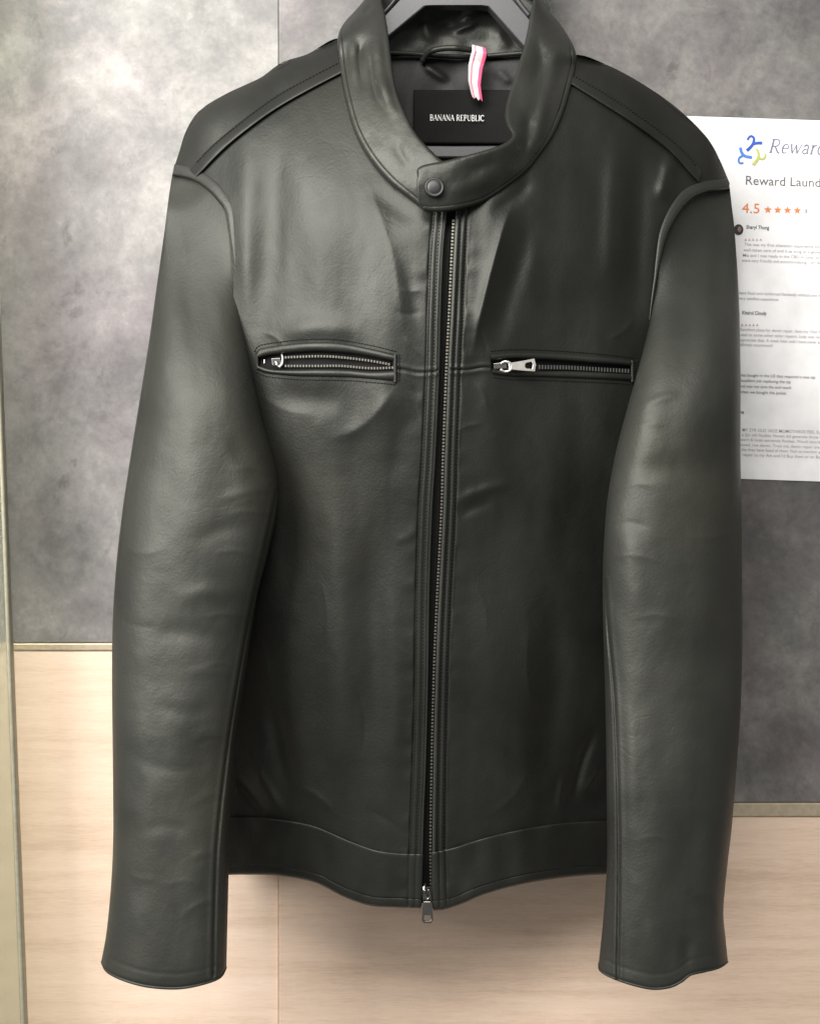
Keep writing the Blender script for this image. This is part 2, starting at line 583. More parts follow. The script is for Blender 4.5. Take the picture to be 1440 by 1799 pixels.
FOLDS = [
    # left chest drape
    ([(436, 215), (430, 330), (432, 430), (438, 580)], 2.8, 22),
    ([(482, 215), (478, 330), (472, 450), (462, 600)], -3.0, 30),
    ([(520, 215), (545, 300), (560, 420), (560, 540)], 2.4, 46),
    ([(640, 300), (668, 380), (690, 450), (712, 600)], 1.5, 13, 1, 's'),
    ([(700, 420), (725, 520), (735, 600)], -1.6, 14),
    ([(470, 590), (560, 575), (650, 590)], 2.6, 20),
    # below the left pocket
    ([(470, 690), (540, 700), (620, 705)], -2.4, 26),
    ([(700, 672), (665, 720), (625, 755), (570, 775)], 2.6, 18, 1, 's'),
    ([(720, 700), (700, 780), (690, 860)], -1.6, 22),
    ([(470, 760), (500, 860), (505, 960), (495, 1080)], -4.0, 26),
    ([(580, 800), (592, 950), (596, 1150), (600, 1390)], 4.0, 34),
    ([(655, 900), (652, 1050), (660, 1200), (668, 1400)], -2.6, 24),
    ([(690, 950), (692, 1100), (700, 1400)], 1.6, 18),
    ([(470, 1200), (490, 1300), (520, 1430)], -3.0, 18),
    ([(440, 1340), (470, 1390), (500, 1440)], 2.4, 12),
    ([(415, 1360), (445, 1400), (470, 1430)], -2.2, 9),
    ([(455, 1380), (462, 1330), (470, 1300)], 0.8, 5, 1, 's'),
    ([(735, 930), (715, 945), (690, 950)], 0.6, 8),
    # right chest
    ([(905, 345), (884, 400), (862, 480), (842, 560), (826, 640)], 6.0, 13, 1, 's'),
    ([(935, 370), (905, 470), (880, 560), (862, 640)], -4.0, 22),
    ([(1000, 180), (1010, 300), (1010, 420), (1000, 560)], 2.0, 40),
    ([(1085, 215), (1078, 320), (1074, 430), (1080, 540)], 4.5, 20),
    ([(1128, 215), (1122, 330), (1118, 450), (1112, 600)], -5.0, 22),
    ([(1180, 265), (1168, 320), (1160, 360)], 4.5, 13),
    ([(820, 380), (818, 460), (815, 560)], -1.4, 9),
    # right lower front
    ([(795, 892), (820, 872), (860, 858), (900, 850)], 1.6, 10),
    ([(800, 915), (830, 893), (870, 880)], -1.0, 9),
    ([(900, 700), (895, 850), (885, 1000)], -2.0, 26),
    ([(960, 700), (965, 850), (960, 1010)], 2.2, 24),
    ([(870, 1010), (880, 1150), (900, 1380)], 2.4, 36),
    ([(985, 1000), (975, 1150), (955, 1400)], -4.0, 28),
    ([(1050, 1270), (1020, 1340), (1002, 1420)], -2.6, 10),
    ([(1060, 1340), (1040, 1372), (1022, 1400)], 1.8, 9, 1, 's'),
    ([(990, 1360), (984, 1400), (982, 1430)], 1.2, 7),
    # fine creases
    ([(700, 505), (722, 512), (745, 508)], 0.7, 4, 1, 's'),
    ([(690, 545), (715, 552), (748, 545)], -0.6, 5, 1, 's'),
    ([(706, 590), (724, 610), (742, 628)], 0.6, 4, 1, 's'),
    ([(716, 690), (728, 715), (740, 745)], -0.6, 5, 1, 's'),
    ([(452, 690), (500, 720), (560, 730)], 0.5, 9, 1, 's'),
    ([(505, 615), (480, 590), (455, 585)], 0.7, 5, 1, 's'),
    ([(700, 655), (716, 668), (728, 690)], 0.7, 4, 1, 's'),
    ([(830, 665), (848, 690), (858, 730)], 0.9, 7, 1, 's'),
    ([(800, 760), (822, 748), (850, 745)], 0.7, 5, 1, 's'),
    ([(838, 560), (850, 600), (858, 625)], -0.7, 5, 1, 's'),
    ([(1060, 600), (1090, 585), (1115, 560)], 0.9, 6, 1, 's'),
    ([(1000, 690), (1040, 720), (1075, 770)], 0.9, 9, 1, 's'),
    ([(560, 1000), (575, 1080), (570, 1160)], 0.7, 6, 1, 's'),
    ([(620, 1180), (640, 1260), (635, 1340)], -0.8, 8, 1, 's'),
    ([(690, 1130), (712, 1150), (728, 1190)], 0.5, 5, 1, 's'),
    ([(820, 1010), (850, 1060), (855, 1130)], 0.7, 8, 1, 's'),
    ([(930, 1080), (925, 1180), (940, 1260)], 0.9, 10, 1, 's'),
    ([(450, 1100), (470, 1180), (465, 1260)], 1.0, 8, 1, 's'),
    ([(520, 1380), (560, 1400), (600, 1440)], 0.8, 8, 1, 's'),
    ([(640, 1420), (680, 1440), (715, 1470)], -0.7, 8, 1, 's'),
    ([(850, 1440), (900, 1400), (930, 1350)], 0.7, 9, 1, 's'),
    # soft pulls round the neck
    ([(640, 330), (690, 360), (740, 395)], -1.5, 16),
    ([(860, 380), (900, 350), (940, 310)], -2.0, 12),
]
GROOVES = [
    [(697, 648), (715, 651), (735, 655), (770, 653)],
    [(785, 650), (820, 650), (845, 646), (862, 646)],
]
NB = Noise(3); NB2 = Noise(11)


SIL_LINE = cr([(304, 301), (314, 270), (327, 230), (350, 195), (395, 166), (455, 138), (495, 110), (540, 95),
               (597, 68), (680, 48), (805, 42), (930, 58), (1007, 98), (1070, 116), (1140, 155), (1190, 195), (1238, 238),
               (1262, 278), (1281, 322)], 44)


SIL_SOFT = cr(SIL_LINE, 80)
SIL_STEP = float(np.linalg.norm(np.diff(SIL_SOFT, axis=0), axis=1).mean())


def d_base(px, py):
    """depth of the front leather (before pocket openings)"""
    px = np.asarray(px, float); py = np.asarray(py, float)
    u = np.abs(px - 752) / 430.0
    base = np.where(px > 752, 0.096, 0.086) * (1.25 * np.tanh(u / 1.25)) ** 2.0 * 1.12
    px, py = np.broadcast_arrays(px, py)
    near, _ = dist(px, py, SIL_LINE)
    acc = np.zeros(px.shape)
    for q in SIL_SOFT:
        acc += ((px - q[0]) ** 2 + (py - q[1]) ** 2 + 1.0) ** -2
    soft = (acc * SIL_STEP / (math.pi / 2)) ** (-1 / 3)
    bl = smooth(25, 75, near)
    far = near * (1 - bl) + soft * bl
    sh = 0.078 * (1 - np.clip(far / 440.0, 0, 1)) ** 2.2
    # shoulder rolls over quickly at the ridge
    sh = sh + 0.012 * np.exp(-far / 14.0)
    d = (base ** 3 + sh ** 3) ** (1 / 3)
    d = d + 0.056 * np.clip((py - 560) / 1000.0, 0, 1.1) ** 1.3 - 0.004 * np.exp(-((py - 640) / 260) ** 2)
    return d


def d_body(px, py, panel_side=0):
    px = np.asarray(px, float); py = np.asarray(py, float)
    d = d_base(px, py)
    d = d - apply_folds(px, py, FOLDS)
    fade = smooth(10, 60, np.minimum(np.abs(px - EL(py)), np.abs(px - ER(py))))
    d = d - fade * (0.0026 * NB(px / 62 + 3, py / 330 + 5) + 0.0006 * NB2(px / 33, py / 120) + 0.00012 * NB(px / 14, py / 22))
    # leather puckers beside the stitched edges
    a = np.clip(np.maximum(EL(py) - px, px - ER(py)) - 21, 0, None)
    d = d - np.where(a > 0, 1, 0) * np.exp(-a / 17.0) * smooth(0, 6, a) * 0.0011 * NB(py / 19.0 + 3 * (px > 780), px / 60.0)
    return d


def trims(px, py):
    """stitched seams and the raised zip edge strips, added on the panels only"""
    z = np.zeros(px.shape)
    for g in GROOVES:
        dd, _ = dist(px, py, cr(g, 12))
        z += 0.0013 * np.exp(-(dd / 1.7) ** 2) - 0.0005 * np.exp(-((dd - 5) / 4) ** 2)
    a = EL(py) - px
    m = (a > -2) & (a < 60)
    z += np.where(m, -0.0016 * smooth(21, 17, a) + 0.0016 * np.exp(-((a - 21) / 2.0) ** 2)
                  + 0.0012 * np.exp(-((a - 9) / 1.8) ** 2) - 0.0012 * np.exp(-((a - 4) / 3.0) ** 2), 0)
    b = px - ER(py)
    m = (b > -2) & (b < 60)
    z += np.where(m, -0.0012 * smooth(20, 16, b) + 0.0016 * np.exp(-((b - 19) / 2.0) ** 2)
                  + 0.0010 * np.exp(-((b - 9) / 1.8) ** 2) - 0.0014 * np.exp(-((b - 3) / 2.6) ** 2), 0)
    return z


# pocket outlines (top lip line, opening top, opening bottom, bottom lip line)
PL = dict(top=[(447, 622), (455, 612), (480, 607), (520, 602), (560, 600), (600, 602), (650, 611), (696, 622)],
          otop=[(456, 629), (480, 624), (520, 620), (560, 618), (610, 621), (650, 627), (693, 636)],
          obot=[(456, 642), (480, 648), (520, 649), (560, 648), (610, 649), (650, 652), (693, 650)],
          bot=[(450, 650), (470, 657), (520, 662), (560, 663), (610, 664), (650, 667), (694, 671)])
PR = dict(top=[(861, 621), (900, 618), (950, 619), (1000, 622), (1050, 626), (1090, 630), (1113, 633)],
          otop=[(864, 634), (900, 631), (950, 632), (1000, 635), (1050, 639), (1090, 642), (1110, 644)],
          obot=[(864, 648), (900, 652), (950, 652), (1000, 652), (1050, 654), (1090, 656), (1110, 657)],
          bot=[(866, 658), (900, 662), (950, 663), (1000, 665), (1050, 667), (1090, 669), (1112, 671)])


def pocket_dip(px, py):
    z = np.zeros(px.shape)
    for p in (PL, PR):
        t = curve_y(p['otop']); b = curve_y(p['obot'])
        x0, x1 = p['otop'][0][0], p['otop'][-1][0]
        inx = smooth(x0 - 3, x0 + 4, px) * smooth(x1 + 3, x1 - 4, px)
        z += 0.010 * inx * smooth(-4, 1, py - t(px)) * smooth(4, -1, py - b(px))
    return z


def coons(top, bot, left, right, nu, nv):
    """top/bot run left->right, left/right run top->bottom; returns (nv, nu, 2)"""
    T = cr(top, nu); B = cr(bot, nu); L_ = cr(left, nv); R_ = cr(right, nv)
    u = np.linspace(0, 1, nu)[None, :, None]; v = np.linspace(0, 1, nv)[:, None, None]
    c = (1 - v) * T[None] + v * B[None] + (1 - u) * L_[:, None] + u * R_[:, None]
    c -= (1 - u) * (1 - v) * T[0] + u * (1 - v) * T[-1] + (1 - u) * v * B[0] + u * v * B[-1]
    return c


SEAM_L = [(385, 1437), (430, 1436), (480, 1438), (550, 1450), (610, 1475), (660, 1493), (700, 1499), (741, 1500)]
SEAM_R = [(761, 1497), (800, 1488), (830, 1478), (900, 1460), (980, 1447), (1040, 1443), (1095, 1442)]
HEM_L = [(383, 1532), (430, 1531), (490, 1533), (555, 1545), (606, 1570), (650, 1585), (690, 1588), (738, 1590)]
HEM_R = [(762, 1594), (780, 1592), (810, 1582), (845, 1567), (900, 1551), (960, 1540), (1030, 1532), (1097, 1530)]

yy = np.linspace(330, 1500, 24)
el_line = [(EL(y), y) for y in np.linspace(345, 1500, 16)]
er_line = [(ER(y), y) for y in np.linspace(352, 1497, 16)]

top_L = [(304, 301), (314, 270), (327, 230), (350, 195), (395, 166), (455, 138), (495, 110), (540, 95), (597, 68), (630, 120),
         (662, 200), (705, 275), (745, 322), el_line[0]]
left_L = [(304, 301), (345, 312), (378, 338), (396, 375), (404, 440), (410, 520), (402, 640), (392, 800), (386, 1000), (384, 1250), SEAM_L[0]]
gL = coons(top_L, SEAM_L, left_L, el_line, 240, 560)
dL = d_body(gL[..., 0], gL[..., 1]) + trims(gL[..., 0], gL[..., 1]) + pocket_dip(gL[..., 0], gL[..., 1])
front_l = grid_mesh("front_panel", P(gL[..., 0], gL[..., 1], dL), M_LEATHER, JK)

top_R = [er_line[0], (850, 325), (895, 285), (935, 220), (965, 140), (1006, 97), (1070, 116), (1140, 155), (1190, 195), (1238, 238), (1262, 278), (1281, 322)]
right_R = [(1281, 322), (1240, 322), (1200, 345), (1178, 385), (1165, 430), (1152, 500), (1150, 640), (1130, 800), (1105, 1000), (1098, 1250), SEAM_R[-1]]
gR = coons(top_R, SEAM_R, er_line, right_R, 250, 560)
dR = d_body(gR[..., 0], gR[..., 1]) + trims(gR[..., 0], gR[..., 1]) + pocket_dip(gR[..., 0], gR[..., 1])
front_r = grid_mesh("front_panel", P(gR[..., 0], gR[..., 1], dR), M_LEATHER, JK)
for o in (front_l, front_r):
    o.parent = None
    keep(o, JK)
JINV = PINV[JK.name]


def part(o, parent=JK):
    """attach keeping world placement (all meshes are built in world space)"""
    o.parent = parent
    o.matrix_parent_inverse = JINV if parent is JK else parent.matrix_parent_inverse.__class__()
    if parent is not JK:
        o.matrix_parent_inverse.identity()
    return o


# a child of a part: the part's own origin is the world origin under JK, so identity is right

# --- waistband
for sm_, hm_, edge in ((SEAM_L, HEM_L, "l"), (SEAM_R, HEM_R, "r")):
    n = 220
    g = coons(sm_, hm_, [sm_[0], hm_[0]], [sm_[-1], hm_[-1]], n, 60)
    px, py = g[..., 0], g[..., 1]
    v = np.linspace(0, 1, 60)[:, None]
    d = d_body(px, py) + trims(px, py)
    d = d - 0.0003 * smooth(0, 0.03, v) + 0.002 * smooth(0.97, 1.0, v) ** 2 + 0.0004 * np.exp(-((v - 0.86) / 0.018) ** 2) - 0.0010 * NB2(px / 26, py / 60)
    part(grid_mesh("waistband", P(px, py, d), M_LEATHER, solid=0.003))

# --- back panel (joins the front at the shoulder ridge and the sides)
nb = 160
bx_top = cr([(304, 301), (314, 270), (327, 230), (350, 195), (395, 166), (455, 138), (540, 95), (597, 66), (650, 55), (700, 70), (805, 85), (915, 72), (960, 70), (1007, 96), (1140, 155), (1238, 238), (1281, 322)], nb)
bx_bot = cr([(384, 1530), (600, 1512), (750, 1508), (900, 1512), (1096, 1528)], nb)
tt = np.linspace(0, 1, 200)[:, None]
bpx = (1 - tt) * bx_top[None, :, 0] + tt * bx_bot[None, :, 0]
bpy_ = (1 - tt) * bx_top[None, :, 1] + tt * bx_bot[None, :, 1]
uu = np.linspace(-1, 1, nb)[None, :]
bd = 0.158 - 0.02 * np.abs(uu) ** 3 * smooth(0.1, 0.5, tt) - 0.068 * np.exp(-tt / 0.035) * smooth(0.25, 0.5, np.abs(uu))
bd = bd + 0.003 * NB(bpx / 90, bpy_ / 300)
edge_d = d_base(bx_top[:, 0], bx_top[:, 1])[None] + 0.0015
kb = np.exp(-tt / 0.03) * smooth(0.22, 0.34, np.abs(uu))
bd = np.maximum(bd * (1 - kb) + edge_d * kb, edge_d + 0.05 * smooth(0, 0.06, tt) * smooth(0.22, 0.34, np.abs(uu)) - 0.2 * (np.abs(uu) < 0.22))
part(grid_mesh("back_panel", P(bpx, bpy_, bd), M_LEATHER))

# --- zip tape and teeth
ys_ = np.linspace(366, 1586, 300)
cols = np.linspace(0, 1, 7)
tp = np.stack([(EL(ys_) - 8)[:, None] * (1 - cols) + (ER(ys_) + 8)[:, None] * cols, np.repeat(ys_[:, None], 7, 1)], -1)
zip_ = part(grid_mesh("zipper", P(tp[..., 0], tp[..., 1], d_base(tp[..., 0], tp[..., 1]) + 0.005), M_TAPE))
zip_["label"] = "long front zip with bright metal teeth"
items = []
yv = np.arange(388.0, 1560, 6.0)
xv = ER(yv) - 5.2
for c in P(xv, yv, d_base(xv, yv) + 0.0022):
    items.append(box_data(c, (0.00085, 0, 0), (0, 0.0012, 0), (0, 0, 0.00075)))
v_, f_ = join_data(items)
th = part(mesh_obj("zipper_teeth", v_, f_, M_TEETH, None, False), zip_)
th["kind"] = "stuff"
# tape cord beside the teeth
cy = np.linspace(372, 1580, 200)
part(tube("tape_cord", P(ER(cy) - 10.5, cy, d_base(ER(cy) - 10, cy) + 0.0042), 0.0008, M_TAPE, None, 6), zip_)
part(tube("piping", P(EL(cy) - 1.0, cy, d_body(EL(cy), cy) - 0.0006), 0.0016, M_EDGE, None, 8), front_l)
part(tube("piping", P(ER(cy) + 1.5, cy, d_body(ER(cy), cy) - 0.0006), 0.0016, M_EDGE, None, 8), front_r)

# --- stitching
def stitches(name, line, depth_fn, parent, pitch=6.0, length=3.8, rad=0.00042, lift=0.0004, mat=M_THREAD):
    c = cr(line, 400)
    L_ = np.concatenate([[0], np.cumsum(np.linalg.norm(np.diff(c, axis=0), axis=1))])
    st0 = np.arange(0, L_[-1] - length, pitch)
    ss = st0[:, None] + np.array([0, length / 2, length])[None]
    qx = np.interp(ss, L_, c[:, 0]); qy = np.interp(ss, L_, c[:, 1])
    W = P(qx, qy, depth_fn(qx, qy) - np.array([0, lift + rad, 0])[None])
    it = [tube_data(w_, rad, 5, False) for w_ in W]
    v, f = join_data(it)
    o = part(mesh_obj(name, v, f, mat), parent)
    o["kind"] = "stuff"
    return o


surf = lambda x, y: d_body(x, y) + trims(np.asarray(x), np.asarray(y))
yl = np.linspace(375, 1580, 30)
stitches("stitching", [(EL(y) - 19.5, y) for y in yl], surf, front_l)
stitches("stitching", [(EL(y) - 8.5, y) for y in yl], surf, front_l)
stitches("stitching", [(ER(y) + 17.5, y) for y in yl], surf, front_r)
stitches("stitching", [(ER(y) + 8, y) for y in yl], surf, front_r)

# --- shoulder strips
STRIPS = [
    ([(597, 105), (540, 135), (480, 169), (420, 214), (370, 256), (330, 297)],
     [(604, 128), (550, 156), (490, 190), (440, 225), (395, 262), (347, 311)]),
    ([(1005, 128), (1070, 165), (1130, 205), (1180, 243), (1213, 274), (1232, 301)],
     [(1003, 149), (1060, 185), (1120, 224), (1175, 266), (1208, 302), (1226, 321)]),
]
for up_, lo_ in STRIPS:
    a = cr(up_, 160); b = cr(lo_, 160)
    w = np.linspace(0, 1, 14)[:, None, None]
    g = a[None] * (1 - w) + b[None] * w
    px, py = g[..., 0], g[..., 1]
    d = d_body(px, py) - ((0.0012 + 0.0042 * np.linspace(0, 1, 14)) * np.sin(np.pi * np.linspace(0, 1, 14)) ** 0.3)[:, None] - 0.0004
    d[0] += 0.002; d[-1] += 0.003
    st = part(grid_mesh("shoulder_strip", P(px, py, d), M_LEATHER, flip=True))
    sd = lambda x, y: d_body(x, y) - 0.0022
    stitches("stitching", (a * 0.86 + b * 0.14)[::8], sd, st, pitch=6.5)

# ------------------------------------------------------------------ sleeves
SLEEVES = [
    dict(outer=[(303, 306), (297, 345), (290, 400), (276, 500), (262, 600), (246, 700), (230, 800), (215, 900), (204, 1000), (198, 1100), (197, 1200),
                (198, 1300), (199, 1400), (199, 1480), (195, 1560), (187, 1640), (178, 1690)],
         inner=[(396, 372), (404, 420), (414, 480), (424, 555), (440, 640), (460, 735), (480, 805), (488, 855), (485, 905), (471, 970), (452, 1045),
                (440, 1120), (428, 1200), (416, 1280), (410, 1350), (404, 1440), (402, 1530), (400, 1610), (398, 1700)],
         top=[(303, 306), (322, 310), (345, 318), (366, 333), (382, 350), (396, 372)],
         bot=[(178, 1690), (190, 1708), (222, 1723), (262, 1733), (310, 1736), (350, 1730), (385, 1718), (398, 1700)],
         seam=[(487, 862), (470, 945), (440, 1080), (412, 1240), (396, 1350), (382, 1480), (377, 1600), (375, 1715)],
         folds=[([(300, 330), (318, 420), (330, 520), (345, 640)], -3.0, 16),
                ([(350, 335), (362, 420), (385, 540), (410, 650)], 3.5, 24),
                ([(300, 640), (330, 760), (345, 880), (330, 1010)], 3.2, 40),
                ([(400, 760), (440, 820), (480, 850)], -3.0, 18),
                ([(380, 880), (430, 870), (480, 862)], 2.4, 14),
                ([(330, 960), (390, 930), (460, 925)], -2.2, 16),
                ([(300, 1060), (360, 1040), (440, 1045)], 2.2, 16),
                ([(250, 1120), (320, 1110), (420, 1130)], -2.2, 18),
                ([(320, 1190), (355, 1178), (420, 1186)], 0.9, 9),
                ([(250, 1232), (330, 1252), (400, 1236)], -1.2, 14),
                ([(330, 1296), (370, 1283), (410, 1290)], 0.8, 8),
                ([(230, 1330), (300, 1352), (370, 1345)], -0.9, 12),
                ([(330, 1420), (365, 1398), (395, 1395)], 0.8, 9),
                ([(240, 1465), (290, 1450), (340, 1462)], -0.9, 12),
                ([(330, 1512), (355, 1500), (380, 1502)], 0.7, 7),
                ([(240, 1180), (245, 1300), (262, 1420), (255, 1560)], 2.0, 24),
                ([(310, 1620), (345, 1590), (385, 1580)], 1.2, 7, 1, 's'),
                ([(484, 838), (440, 822), (395, 826)], 1.4, 6, 1, 's'), ([(486, 868), (436, 872), (380, 892)], -1.2, 6, 1, 's'),
                ([(478, 905), (430, 898), (390, 908)], 1.1, 6, 1, 's'), ([(462, 985), (420, 968), (370, 972)], 1.1, 6, 1, 's'),
                ([(440, 1090), (400, 1078), (350, 1086)], 1.0, 5, 1, 's'), ([(212, 960), (250, 972), (290, 965)], 0.8, 7, 1, 's'),
                ([(425, 1175), (390, 1165), (350, 1172)], 0.9, 5, 1, 's'), ([(410, 1300), (370, 1292), (330, 1304)], 0.8, 5, 1, 's'),
                ([(204, 1080), (240, 1100), (290, 1100)], -0.8, 8, 1, 's'), ([(310, 350), (330, 420), (340, 500)], 0.9, 6, 1, 's'),
                ([(280, 1560), (320, 1548), (360, 1556)], 0.6, 6, 1, 's'), ([(220, 1530), (250, 1545), (280, 1540)], 0.6, 6, 1, 's')],
         dc=[(306, .094), (420, .066), (560, .052), (850, .038), (1200, .022), (1720, -.006)], r=[(306, .030), (420, .040), (560, .048), (850, .050), (1200, .046), (1720, .040)]),
    dict(outer=[(1281, 330), (1285, 365), (1290, 410), (1297, 520), (1300, 650), (1300, 800), (1302, 900), (1303, 1050), (1303, 1150), (1300, 1250),
                (1293, 1350), (1285, 1450), (1276, 1530), (1270, 1600), (1274, 1650), (1278, 1690)],
         inner=[(1172, 410), (1160, 455), (1150, 505), (1140, 570), (1120, 650), (1099, 725), (1080, 800), (1066, 880), (1060, 960), (1058, 1030), (1059, 1100),
                (1062, 1200), (1064, 1300), (1065, 1400), (1066, 1500), (1063, 1560), (1058, 1625), (1051, 1692)],
         top=[(1281, 330), (1262, 334), (1238, 337), (1212, 350), (1190, 375), (1172, 410)],
         bot=[(1278, 1690), (1262, 1700), (1238, 1706), (1212, 1712), (1196, 1724), (1174, 1734), (1140, 1736), (1090, 1723), (1056, 1707), (1051, 1692)],
         seam=[(1061, 1020), (1068, 1120), (1078, 1230), (1084, 1380), (1086, 1540), (1084, 1720)],
         folds=[([(1268, 345), (1262, 450), (1255, 600)], -2.2, 18),
                ([(1205, 365), (1180, 460), (1160, 560), (1135, 660)], 4.0, 22),
                ([(1240, 400), (1215, 560), (1180, 720), (1150, 860)], -2.5, 30),
                ([(1120, 715), (1160, 700), (1200, 690)], 1.6, 8),
                ([(1100, 840), (1160, 820), (1230, 830)], -1.8, 22),
                ([(1095, 900), (1110, 1000), (1120, 1100)], 2.6, 22),
                ([(1230, 900), (1240, 1050), (1230, 1200)], 2.2, 28),
                ([(1130, 1130), (1160, 1250), (1165, 1400)], -2.2, 26),
                ([(1105, 1200), (1110, 1350), (1112, 1500)], 2.0, 14),
                ([(1230, 1420), (1200, 1520), (1190, 1620)], -2.0, 24),
                ([(1140, 1600), (1150, 1660), (1150, 1720)], 1.8, 18),
                ([(1205, 1560), (1245, 1600), (1268, 1610)], -2.0, 12),
                ([(1210, 1640), (1205, 1680), (1200, 1715)], -2.4, 12),
                ([(1068, 870), (1110, 850), (1160, 856)], 1.2, 6, 1, 's'), ([(1064, 930), (1105, 918), (1150, 930)], -1.0, 6, 1, 's'),
                ([(1062, 985), (1110, 975), (1170, 990)], 0.9, 6, 1, 's'), ([(1090, 760), (1130, 745), (1180, 748)], 1.0, 6, 1, 's'),
                ([(1298, 930), (1250, 945), (1200, 940)], 0.8, 7, 1, 's'), ([(1100, 1090), (1150, 1080), (1210, 1092)], 0.7, 6, 1, 's'),
                ([(1270, 1580), (1235, 1570), (1200, 1585)], 0.9, 6, 1, 's'), ([(1110, 1480), (1150, 1470), (1190, 1482)], 0.6, 6, 1, 's')],
         dc=[(330, .094), (450, .066), (580, .052), (850, .042), (1200, .030), (1720, .004)], r=[(330, .030), (450, .040), (580, .048), (850, .050), (1200, .048), (1720, .042)]),
]
NS = Noise(21); NS2 = Noise(22)
for k, s in enumerate(SLEEVES):
    nu, nv = 110, 460
    if k == 0:
        gf = coons(s['top'], s['bot'], s['outer'], s['inner'], nu, nv)
    else:
        gf = coons(s['top'], s['bot'], s['outer'], s['inner'], nu, nv)
    u = np.linspace(0, 1, nu)
    # spread columns so that the rounded rims are well resolved
    ue = 0.5 - 0.5 * np.cos(np.pi * u)
    gx = np.stack([np.interp(ue, u, row) for row in gf[..., 0]])
    gy = np.stack([np.interp(ue, u, row) for row in gf[..., 1]])
    cdc = cr(s['dc'], 400); crr = cr(s['r'], 400)
    dc = np.interp(gy, cdc[:, 0], cdc[:, 1])
    rr = np.interp(gy, crr[:, 0], crr[:, 1])
    sn = np.sin(np.pi * u)[None, :] ** 0.8
    v = np.linspace(0, 1, nv)[:, None]
    tv = np.clip(v / 0.30, 0, 1)
    bl = tv ** 3 * (tv * (tv * 6 - 15) + 10)
    dc = (d_base(gx, gy) + 0.0065) * (1 - bl) + dc * bl
    df = dc - rr * sn * bl
    rim = np.clip(sn * 1.6, 0, 1)
    df = df - rim * 0.58 * apply_folds(gx, gy, s['folds']) * bl ** 0.5
    df = df - rim * bl ** 0.5 * (0.0018 * NS(gx / 60 + 9 * k, gy / 190) + 0.0005 * NS2(gx / 40, gy / 46 + 7 * k) + 0.0001 * NS(gx / 12, gy / 16))
    dd, _ = dist(gx, gy, cr(s['seam'], 24))
    df = df + 0.0022 * np.exp(-(dd / 2.0) ** 2) - 0.0012 * np.exp(-((dd - 6) / 4) ** 2) * 0.6
    # cuff turn-up
    df = df + 0.0003 * np.exp(-((v - 0.982) / 0.002) ** 2) + 0.0012 * smooth(0.995, 1, v) ** 2
    # back half: mirrored, its cuff a little higher
    gyb = gy - 14 * smooth(0.9, 1.0, v) * np.sin(np.pi * u)[None, :] - 18 * smooth(0.1, 0.0, v) * np.sin(np.pi * u)[None, :]
    db = dc + rr * sn * 0.9 * (0.25 + 0.75 * bl) + 0.002 * NS(gx / 70, gy / 120)
    F = P(gx, gy, df)
    B = P(gx[:, -2:0:-1], gyb[:, -2:0:-1], db[:, -2:0:-1])
    V = np.concatenate([F, B], 1)
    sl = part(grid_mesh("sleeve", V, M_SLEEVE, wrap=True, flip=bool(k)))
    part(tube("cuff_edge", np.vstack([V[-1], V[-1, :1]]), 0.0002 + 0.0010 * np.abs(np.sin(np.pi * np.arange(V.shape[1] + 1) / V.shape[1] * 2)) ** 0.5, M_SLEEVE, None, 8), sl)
    # overlapping roll of leather along the armhole
    arm = cr(s['top'] + ([(404, 420), (414, 480), (424, 552)] if k == 0 else [(1160, 455), (1150, 505), (1141, 562)]), 120)
    wdt = np.interp(np.linspace(0, 1, 120), [0, .25, .5, .75, 1], [18, 20, 14, 5, 1.5])
    tang = np.gradient(arm, axis=0); tang /= np.linalg.norm(tang, axis=1)[:, None]
    nrm = np.stack([tang[:, 1], -tang[:, 0]], -1) * (1 if k == 0 else -1)
    w = np.linspace(-0.12, 1, 16)
    g = arm[None] + nrm[None] * (wdt[None, :, None] * w[:, None, None])
    px, py = g[..., 0], g[..., 1]
    h = np.interp(w, [-.12, -.05, .1, .35, .7, .93, 1], [-.010, .001, .0042, .0046, .0036, .0024, .0002])
    d = d_base(px, py) - h[:, None] * np.interp(np.linspace(0, 1, 120), [0, .6, .85, 1], [1, .75, .35, .10])[None]
    part(grid_mesh("armhole_seam", P(px, py, d), M_EDGE, flip=(k == 1)), sl)

# ------------------------------------------------------------------ chest pockets
def ribbon(name, a, b, lift, mat, parent, n=160, m=10, rnd=0.35, edge=0.002):
    A = cr(a, n); B = cr(b, n)
    w = np.linspace(0, 1, m)
    g = A[None] * (1 - w[:, None, None]) + B[None] * w[:, None, None]
    px, py = g[..., 0], g[..., 1]
    prof = np.sin(np.pi * w) ** rnd
    d = d_body(px, py) - lift * prof[:, None] + edge * (1 - prof)[:, None]
    return part(grid_mesh(name, P(px, py, d), mat, flip=True), parent)


def px_slab(name, pts, depth, thick, mat, parent, hole=None, bevel=0.0004):
    w = P(np.array(pts)[:, 0], np.array(pts)[:, 1], depth)
    hl = None
    if hole is not None:
        h = P(np.array(hole)[:, 0], np.array(hole)[:, 1], depth)
        hl = [(a[0], a[2]) for a in h]
    o = slab(name, [(a[0], a[2]) for a in w], depth - thick, depth, mat, None, hl, bevel)
    return part(o, parent)


